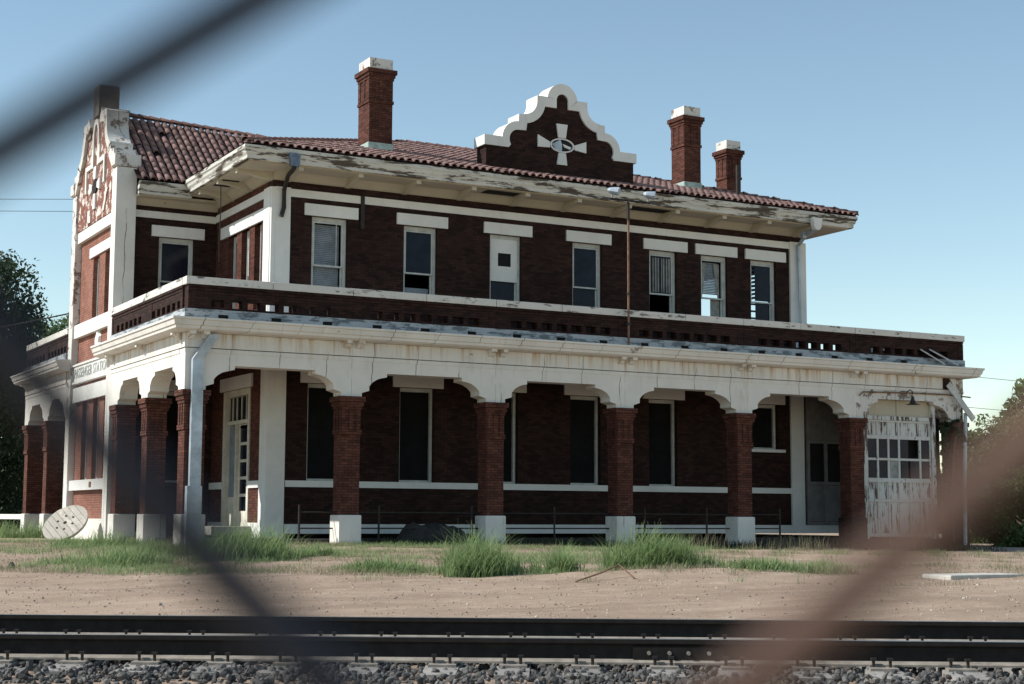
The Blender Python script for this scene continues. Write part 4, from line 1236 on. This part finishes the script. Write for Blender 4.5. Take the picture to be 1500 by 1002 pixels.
# pebbles on the dirt
n = 5200
d_ = rng.uniform(17, 34, n); r_ = rng.uniform(-1, 1, n)*d_*.36
px_ = CAM.x+FH.x*d_+RH.x*r_; py_ = CAM.y+FH.y*d_+RH.y*r_
stones('pebbles', np.stack([px_, py_, gz(px_, py_)+.004], -1), np.abs(rng.normal(0, .008, n))+.004, rng.uniform(.0, 1, n), '', 'pebble')

# ------------------------------------------------------------------ grass
def blades(pos, h, lean, width, mat, name, tint=None, segs=3):
    n = len(pos)
    th = rng.uniform(0, 2*PI, n)
    dx, dy = np.cos(th), np.sin(th)
    bl = rng.uniform(.2, 1, n)*lean
    sdx, sdy = -dy, dx
    V_ = []; 
    for k in range(segs+1):
        t_ = k/segs
        wv = width*(1-t_*.9)*(.6 if k == 0 else 1)
        ox = bl*h*t_**1.8; oz = h*(t_-.28*bl*t_**2.5)
        c = np.stack([pos[:, 0]+dx*ox, pos[:, 1]+dy*ox, pos[:, 2]+oz], -1)
        sd = np.stack([sdx*wv, sdy*wv, np.zeros(n)], -1)
        V_.append(c-sd); V_.append(c+sd)
    V_ = np.stack(V_, 1)
    fs = np.array([(2*k, 2*k+1, 2*k+3, 2*k+2) for k in range(segs)])
    Fc = (fs[None]+(2*(segs+1))*np.arange(n)[:, None, None]).reshape(-1, 4)
    me = bpy.data.meshes.new(name)
    me.from_pydata(V_.reshape(-1, 3).tolist(), [], Fc.tolist())
    me.materials.append(MT[mat])
    if tint is None: tint = rng.uniform(0, 1, n)
    tv = np.clip(tint[:, None]*.62+np.linspace(0, .42, segs+1)[None], 0, 1)
    set_tint(me, np.repeat(tv, 2, axis=1).reshape(-1))
    return me
def clump(cx, cy, rx, ry, h, n, label, name='grass_clump', mat='grass', lean=.9, group='tall grass clumps before the arcade', wid=.0095):
    a = rng.uniform(0, 2*PI, n); r = np.sqrt(rng.uniform(0, 1, n))
    # several tussocks inside the clump
    k = max(4, n//60)
    tc = np.stack([rng.normal(0, .55, k)*rx, rng.normal(0, .5, k)*ry], -1)
    ti = rng.integers(0, k, n)
    px = tc[ti, 0]+np.cos(a)*r*rx*.34; py = tc[ti, 1]+np.sin(a)*r*ry*.34
    th_ = rng.uniform(.55, 1.1, k)[ti]
    X = RH.x*px+FH.x*py; Y = RH.y*px+FH.y*py
    z0 = G(cx, cy)
    Z = gz(cx+X, cy+Y)-z0-.02
    hh = h*th_*rng.uniform(.30, 1.08, n)*(1-.35*np.clip((px/rx)**2+(py/ry)**2, 0, 1.5))
    me = blades(np.stack([X, Y, Z], -1), hh, lean, wid*rng.uniform(.7, 1.4, n), mat, name)
    o = inst(name, me); o.location = (cx, cy, z0)
    tag(o, label, 'grass', group)
    return o
CL = [  # x, y, rx, ry, h, n, label
    (-.85, -7.4, .85, .6, .74, 1500, 'bright tall grass clump before the white corner pilaster and entrance step'),
    (-1.6, -5.2, .8, .7, .5, 1000, 'shaded grass clump left of the entrance step, beside the grey downspout'),
    (-3.3, -7.6, 1.0, .8, .42, 1300, 'dark green weed patch on the ground before the side arches'),
    (-2.0, -1.0, 1.0, .8, .45, 1000, 'weedy green patch between the wooden disc and the side arches'),
    (-1.2, 12.6, 1.2, .7, .62, 900, 'leftmost green grass clump, by the far left white pier bases'),
    (1.25, -12.7, .55, .5, .80, 1150, 'tallest tufted grass clump, left of the middle tuft'),
    (1.95, -12.3, .45, .4, .50, 600, 'lower grass clump leaning against the right side of the tallest one'),
    (2.85, -12.9, .40, .35, .58, 560, 'small upright middle grass tuft between the two big clumps'),
    (4.45, -13.1, .62, .5, .70, 1150, 'lush grass clump, left half of the widest stand right of the middle'),
    (5.05, -13.3, .55, .45, .60, 950, 'lush grass clump, right half of the widest stand right of the middle'),
    (.35, -11.4, .7, .45, .36, 900, 'short rounded grass clump left of the tallest tuft'),
    (.6, -7.2, .5, .4, .38, 450, 'scrubby weeds beside the first free standing white pier base'),
    (6.2, -14.9, 1.0, .35, .30, 1000, 'long low strip of short green grass on the right before the dirt bank'),
]
for c in CL: clump(c[0], c[1], c[2]*1.1, c[3], c[4]*(1.32 if c[4] > .55 else 1.15), int(c[5]*1.5), c[6])
for (x_, y_, h_, n_, lb) in ((12.2, -4.6, .45, 300, 'feathery seed headed weeds before the fourth front pier'), (16.5, -2.6, .55, 380, 'feathery seed headed weeds before the fifth arch'), (20.6, -1.6, .5, 340, 'feathery pale weeds left of the freight door')):
    o = clump(x_, y_, 1.6, .6, h_*1.4, n_, lb, 'weeds', 'straw', .5, None, .004)
    stuff(o); del o['label']; del o['category']
# ground cover
def cover(name, n, mat, hrange, thr, seedoff, wid):
    d_ = rng.uniform(25.5, 44, n); r_ = rng.uniform(-1, 1, n)*d_*.37
    x_ = CAM.x+FH.x*d_+RH.x*r_; y_ = CAM.y+FH.y*d_+RH.y*r_
    nz = np.sin(x_*.75+seedoff)*np.cos(y_*.9-seedoff)+.6*np.sin(x_*1.9+y_*1.3+seedoff*2)+.4*np.sin(x_*4.1-y_*3.7)
    edge = np.clip((d_-26.3)/1.6, 0, 1)
    inside = (x_ > -.1) & (y_ > -.1)
    q_ = r_/d_
    bare = np.clip((q_-.105)/.03, 0, 1)*np.where((d_ > 27.2), 1.1, .25)+np.clip((-.24-q_)/.06, 0, 1)*.5
    rut = .5*np.sin(d_*2.1+.6*np.sin(r_*.7))
    if mat == 'straw': bare = bare+3*((y_ > -2.7) & (x_ > 4.6))
    keep = (nz+rut+rng.normal(0, .3, n) > thr+(1-edge)*1.3+bare) & ~inside
    x_, y_ = x_[keep], y_[keep]
    h = rng.uniform(*hrange, len(x_))*(.7+.3*np.clip(nz[keep], 0, 1.5))
    me = blades(np.stack([x_, y_, gz(x_, y_)-.01], -1), h, .9, wid*rng.uniform(.7, 1.4, len(x_)), mat, name, segs=2)
    return stuff(inst(name, me))
cover('grass', 170000, 'grass', (.03, .17), .02, 1.0, .006)
cover('dry_grass', 150000, 'straw', (.03, .15), -.35, 2.4, .0045)

n = 9000
xw = rng.uniform(4.7, 24.5, n); yw = rng.uniform(-2.3, .5, n)
kp = np.sin(xw*1.3)+np.sin(xw*3.1+yw*2)+rng.normal(0, .5, n) > -.6
xw, yw = xw[kp], yw[kp]
MT['weed_shade_tone'] = leafmat('shade_tone_weeds', (.020, .034, .016), (.045, .06, .028), .2)  # weeds coloured dark to stand in for shadow before the arcade
stuff(inst('shade_filler_weeds', blades(np.stack([xw, yw, gz(xw, yw)-.02], -1), rng.uniform(.06, .34, len(xw)), 1.0, .012*rng.uniform(.6, 1.5, len(xw)), 'weed_shade_tone', 'shade_filler_weeds', segs=2)))
# twigs, a bent stick and slabs on the ground
o = MB().tube([(2.0, -14.9, G(2.0, -14.9)+.02), (2.6, -14.75, G(2.6, -14.75)+.12), (2.95, -14.7, G(2.95, -14.7)+.20), (3.05, -15.0, G(3.05, -15.0)+.02)], .014, 6).obj('bent_rod', 'rust')
tag(o, 'thin bent rusty rod lying on the dirt below the widest grass clump', 'rod')
o = B(26.2, 33.5, -3.9, -2.2, -.5, G(28, -3)+.10, 'concrete_slab', 'concrete', None, bevel=.03)
tag(o, 'long pale concrete slab beyond the right end of the depot', 'slab')
o = B(8.2, 9.9, -16.8, -16.1, -.6, G(9, -16.4)+.05, 'concrete_slab', 'concrete', None, bevel=.03)
tag(o, 'small broken concrete slab in the dirt at the right edge', 'slab')
o = stones('clod', np.array([[-5.4, -7.9, G(-5.4, -7.9)+.03]]), np.array([.10]), np.array([0.0]), '')
del o['kind']; tag(o, 'single dark clod lying on the dirt at the left edge', 'clod')

# ------------------------------------------------------------------ trees
def crown(center, rad, n_cl, per, leaf, mat, name, parent, flat=1.0):
    c = np.array(center); rad = np.array(rad)
    u = rng.normal(size=(n_cl, 3)); u /= np.linalg.norm(u, axis=1, keepdims=True)
    rr = rng.uniform(.35, 1.0, n_cl)**.6
    cc = u*rr[:, None]*rad
    cs = rng.uniform(.09, .20, n_cl)*rad.mean()
    v = np.clip(rng.normal(size=(n_cl, per, 3)), -1.7, 1.7)*.5
    P = (cc[:, None]+v*cs[:, None, None]).reshape(-1, 3)
    n = len(P)
    a = rng.normal(size=(n, 3)); a /= np.linalg.norm(a, axis=1, keepdims=True)
    b = rng.normal(size=(n, 3)); b -= a*np.sum(a*b, 1, keepdims=True); b /= np.linalg.norm(b, axis=1, keepdims=True)
    s = leaf*rng.uniform(.6, 1.3, (n, 1))
    Q = np.stack([P-a*s, P+b*s*.5, P+a*s, P-b*s*.5], 1)+c
    me = bpy.data.meshes.new(name)
    me.from_pydata(Q.reshape(-1, 3).tolist(), [], np.arange(4*n).reshape(-1, 4).tolist())
    me.materials.append(MT[mat])
    t_ = np.clip(rng.uniform(0, 1, n_cl)[:, None]*.8+rng.uniform(0, .2, (n_cl, per)), 0, 1).reshape(-1)
    set_tint(me, np.repeat(t_, 4))
    return stuff(inst(name, me, parent))
def tree(x, y, h, r, mat, label, ncl=140, per=70, leaf=.2, squash=1.0, trunk=.25, low=.25, group=None, name='tree', cat='tree'):
    t = empty(name, (x, y, 0)); tag(t, label, cat, group)
    tr = MB(); 
    tr.tube([(0, 0, -.4), (.05, .03, h*low), (.1, -.05, h*.55), (0, .1, h*.85)], [trunk, trunk*.8, trunk*.5, trunk*.15], 8)
    for k in range(6):
        a = k*1.05+random.random(); z = h*(low+.08*k)
        L = r*(.55+.3*random.random())
        tr.tube([(.05, 0, z), (math.cos(a)*L*.5, math.sin(a)*L*.5, z+L*.35), (math.cos(a)*L, math.sin(a)*L, z+L*.6)], [trunk*.4, trunk*.25, trunk*.08], 6)
    tr.obj('trunk', 'bark', t)
    z0 = h*low*.7 if low > .1 else -h*.28
    crown((0, 0, (h+z0)/2), (r, r, (h-z0)/2), ncl, per, leaf, mat, 'crown', t)
    return t
def at(px, depth):
    d = F+RR*((px-750)/2322.9); k = depth/F.dot(FH)
    return CAM.x+d.x*depth, CAM.y+d.y*depth
x_, y_ = at(-75, 74)
tree(x_, y_, 13.6, 4.6, 'leaf_dark', 'large dark tree at the left edge beyond the side arcade', 420, 130, .12, trunk=.35, low=.2, group=None)
x_, y_ = at(-10, 82); tree(x_, y_, 9.5, 4.2, 'leaf_dark', 'shorter dark tree in front of the pale sky at the far left', 300, 110, .12, low=.05)
x_, y_ = at(88, 100); tree(x_, y_, 13.6, 3.0, 'leaf', 'bright green tree top rising behind the left parapet', 170, 100, .14)
x_, y_ = at(62, 112); tree(x_, y_, 12.4, 2.6, 'leaf', 'small green tree left of the bright one, behind the far arcade', 100, 70, .2)
x_, y_ = at(40, 92); tree(x_, y_, 6.0, 4.5, 'leaf_dark', 'dark bushy tree seen between the far left pier and edge', 160, 80, .2, low=.02)
RT = [(1432, 66, 4.7, 1.9, 'leaf', 'rounded green tree close behind the right end of the depot'),
      (1475, 72, 5.0, 2.6, 'leaf_olive', 'olive green tree in the middle of the right edge group'),
      (1512, 66, 5.5, 2.3, 'leaf_olive', 'tallest olive tree cut by the right edge of the picture'),
      (1495, 58, 2.7, 1.9, 'leaf', 'low leafy green bush under the trees at the right edge'),
      (1455, 80, 3.6, 2.8, 'leaf_dark', 'dark low shrub behind the pale drain pipe')]
for px, dp, h, r, m_, lb in RT:
    x_, y_ = at(px, dp); tree(x_, y_, h, r, m_, lb, 220, 110, .085, low=.05, trunk=.12, group='trees at the right end of the depot')
for i, (px, dp, h, r) in enumerate(((1560, 90, 9, 4), (-190, 90, 12, 5))):
    x_, y_ = at(px, dp); tree(x_, y_, h, r, 'leaf', ['leafy tree out beyond the right edge trees', 'leafy tree out beyond the left edge trees'][i], 150, 80, .2)
# ivy over the last pier
t = empty('ivy_vine', (24.7, -.1, 0)); tag(t, 'dark ivy hanging over the brick pier right of the freight door', 'vine')
MB().tube([(-.3, .05, 0), (-.35, .03, 1.5), (-.2, .03, 3.0), (.1, .0, 3.9)], .03, 6).obj('stem', 'bark', t)
crown((-.12, .08, 3.35), (.5, .22, .6), 40, 36, .06, 'leaf_dark', 'foliage', t)
crown((-.55, .25, 2.2), (.22, .2, 1.0), 30, 30, .06, 'leaf_dark', 'foliage', t)
# guard rail and low bank at far left
x0_, y0_ = at(-60, 70); x1_, y1_ = at(46, 64)
a = Vector((x0_, y0_, .62)); b = Vector((x1_, y1_, .62))
t = empty('guard_rail', a); tag(t, 'low white horizontal guard rail beyond the far left arcade', 'guard rail')
d = b-a
MB().obox(d/2, d, Vector((0, .05, 0)), (0, 0, .2)).obj('rail_beam', 'trim', t)
for k in range(4):
    q = d*(k/3)
    MB().box(q.x-.06, q.x+.06, q.y+.04, q.y+.14, -.8, .05).obj('rail_post', 'concrete', t)
# overhead wires
def wirething(p, q, sag, r, lb):
    p, q = Vector(p), Vector(q)
    pts = [p.lerp(q, i/12)-Vector((0, 0, sag*4*(i/12)*(1-i/12))) for i in range(13)]
    o = MB().tube(pts, r, 5).obj('power_line', 'iron'); tag(o, lb, 'power line', 'overhead wires')
def at3(px, py, depth):
    d = F+RR*((px-750)/2322.9)-UU*((py-501)/2322.9)
    return CAM+d*depth
wirething(at3(-400, 291, 70), at3(160, 292, 70), .0, .012, 'upper of two thin wires left of the shaped gable')
wirething(at3(-400, 307, 70), at3(160, 310, 70), .0, .012, 'lower of two thin wires left of the shaped gable')
wirething(at3(-300, 525, 66), at3(112, 457, 62), .15, .03, 'thick cable sloping up to the left side of the pavilion')
wirething(at3(1380, 547, 75), at3(1900, 590, 75), .1, .012, 'upper thin wire right of the depot')
wirething(at3(1390, 594, 75), at3(1900, 630, 75), .1, .012, 'lower thin wire right of the depot')

# ------------------------------------------------------------------ chain link fence the photograph was taken through
FD = .085
fo = Vector((CAM.x, CAM.y, 0))+FH*FD
fence = empty('chain_link_fence', (fo.x, fo.y, 0))
tag(fence, 'rusty chain link fence right in front of the camera, out of focus', 'fence')
KS = FD/2322.9
# lattice in picture units of the fence plane, then metres; camera height on the fence is CAM.z, with the view pitched up
zc = CAM.z+FD*math.tan(PITCH)
L_, T_, B_, R_ = np.array((-922., 169)), np.array((443., 1053)), np.array((6.5, -769)), np.array((1234., 254))
e1 = (T_-L_+R_-B_)/2; e2 = (B_-L_+R_-T_)/2
fix = {(0, 0): L_, (1, 0): T_, (0, 1): B_, (1, 1): R_}
def lat(i, j):
    return fix.get((i, j), L_+i*e1+j*e2)
rw = .0016
def fp(p, off=0.0):
    v = RH*(p[0]*KS)+Vector((0, 0, 1))*(zc+p[1]*KS)-FH*off
    return v
top, bot = 1.30, -.88
for kk in range(-13, 14):
    # wire kk : vertices (i, j) with i+j = kk or kk+1 alternating, climbing
    pts = []
    for s in range(-26, 14):
        i0, j0 = s, kk-s
        a = lat(i0, j0); b = lat(i0+1, j0)
        pts += [(a, rw*.9), (b, -rw*.9)]
    P = [fp(p, off) for p, off in pts]
    P = [p for p in P if bot < p.z < top]
    if len(P) < 3: continue
    # soften the corners
    Q = [P[0]]
    for a, b, c in zip(P, P[1:], P[2:]):
        Q += [b+(a-b)*.07, b+((a-b)+(c-b))*.012, b+(c-b)*.07]
    Q.append(P[-1])
    MB().tube(Q, rw, 8).obj('fence_wire', 'wire_rust_lit' if kk == 1 else 'wire', fence, smooth=True)
for s_, off in ((-.455, .04), (2.4, .04), (-2.9, .04)):  # nearest left post is added out of view to shade the wires
    p = RH*s_-FH*off
    MB().tube([(p.x, p.y, -1.1), (p.x, p.y, 1.42)], .030, 14).obj('unseen_fence_post', 'galv', fence, smooth=True)
MB().tube([RH*-2.9-FH*.035+Vector((0, 0, 1.31)), RH*2.4-FH*.035+Vector((0, 0, 1.31))], .018, 10).obj('top_rail', 'galv', fence, smooth=True)
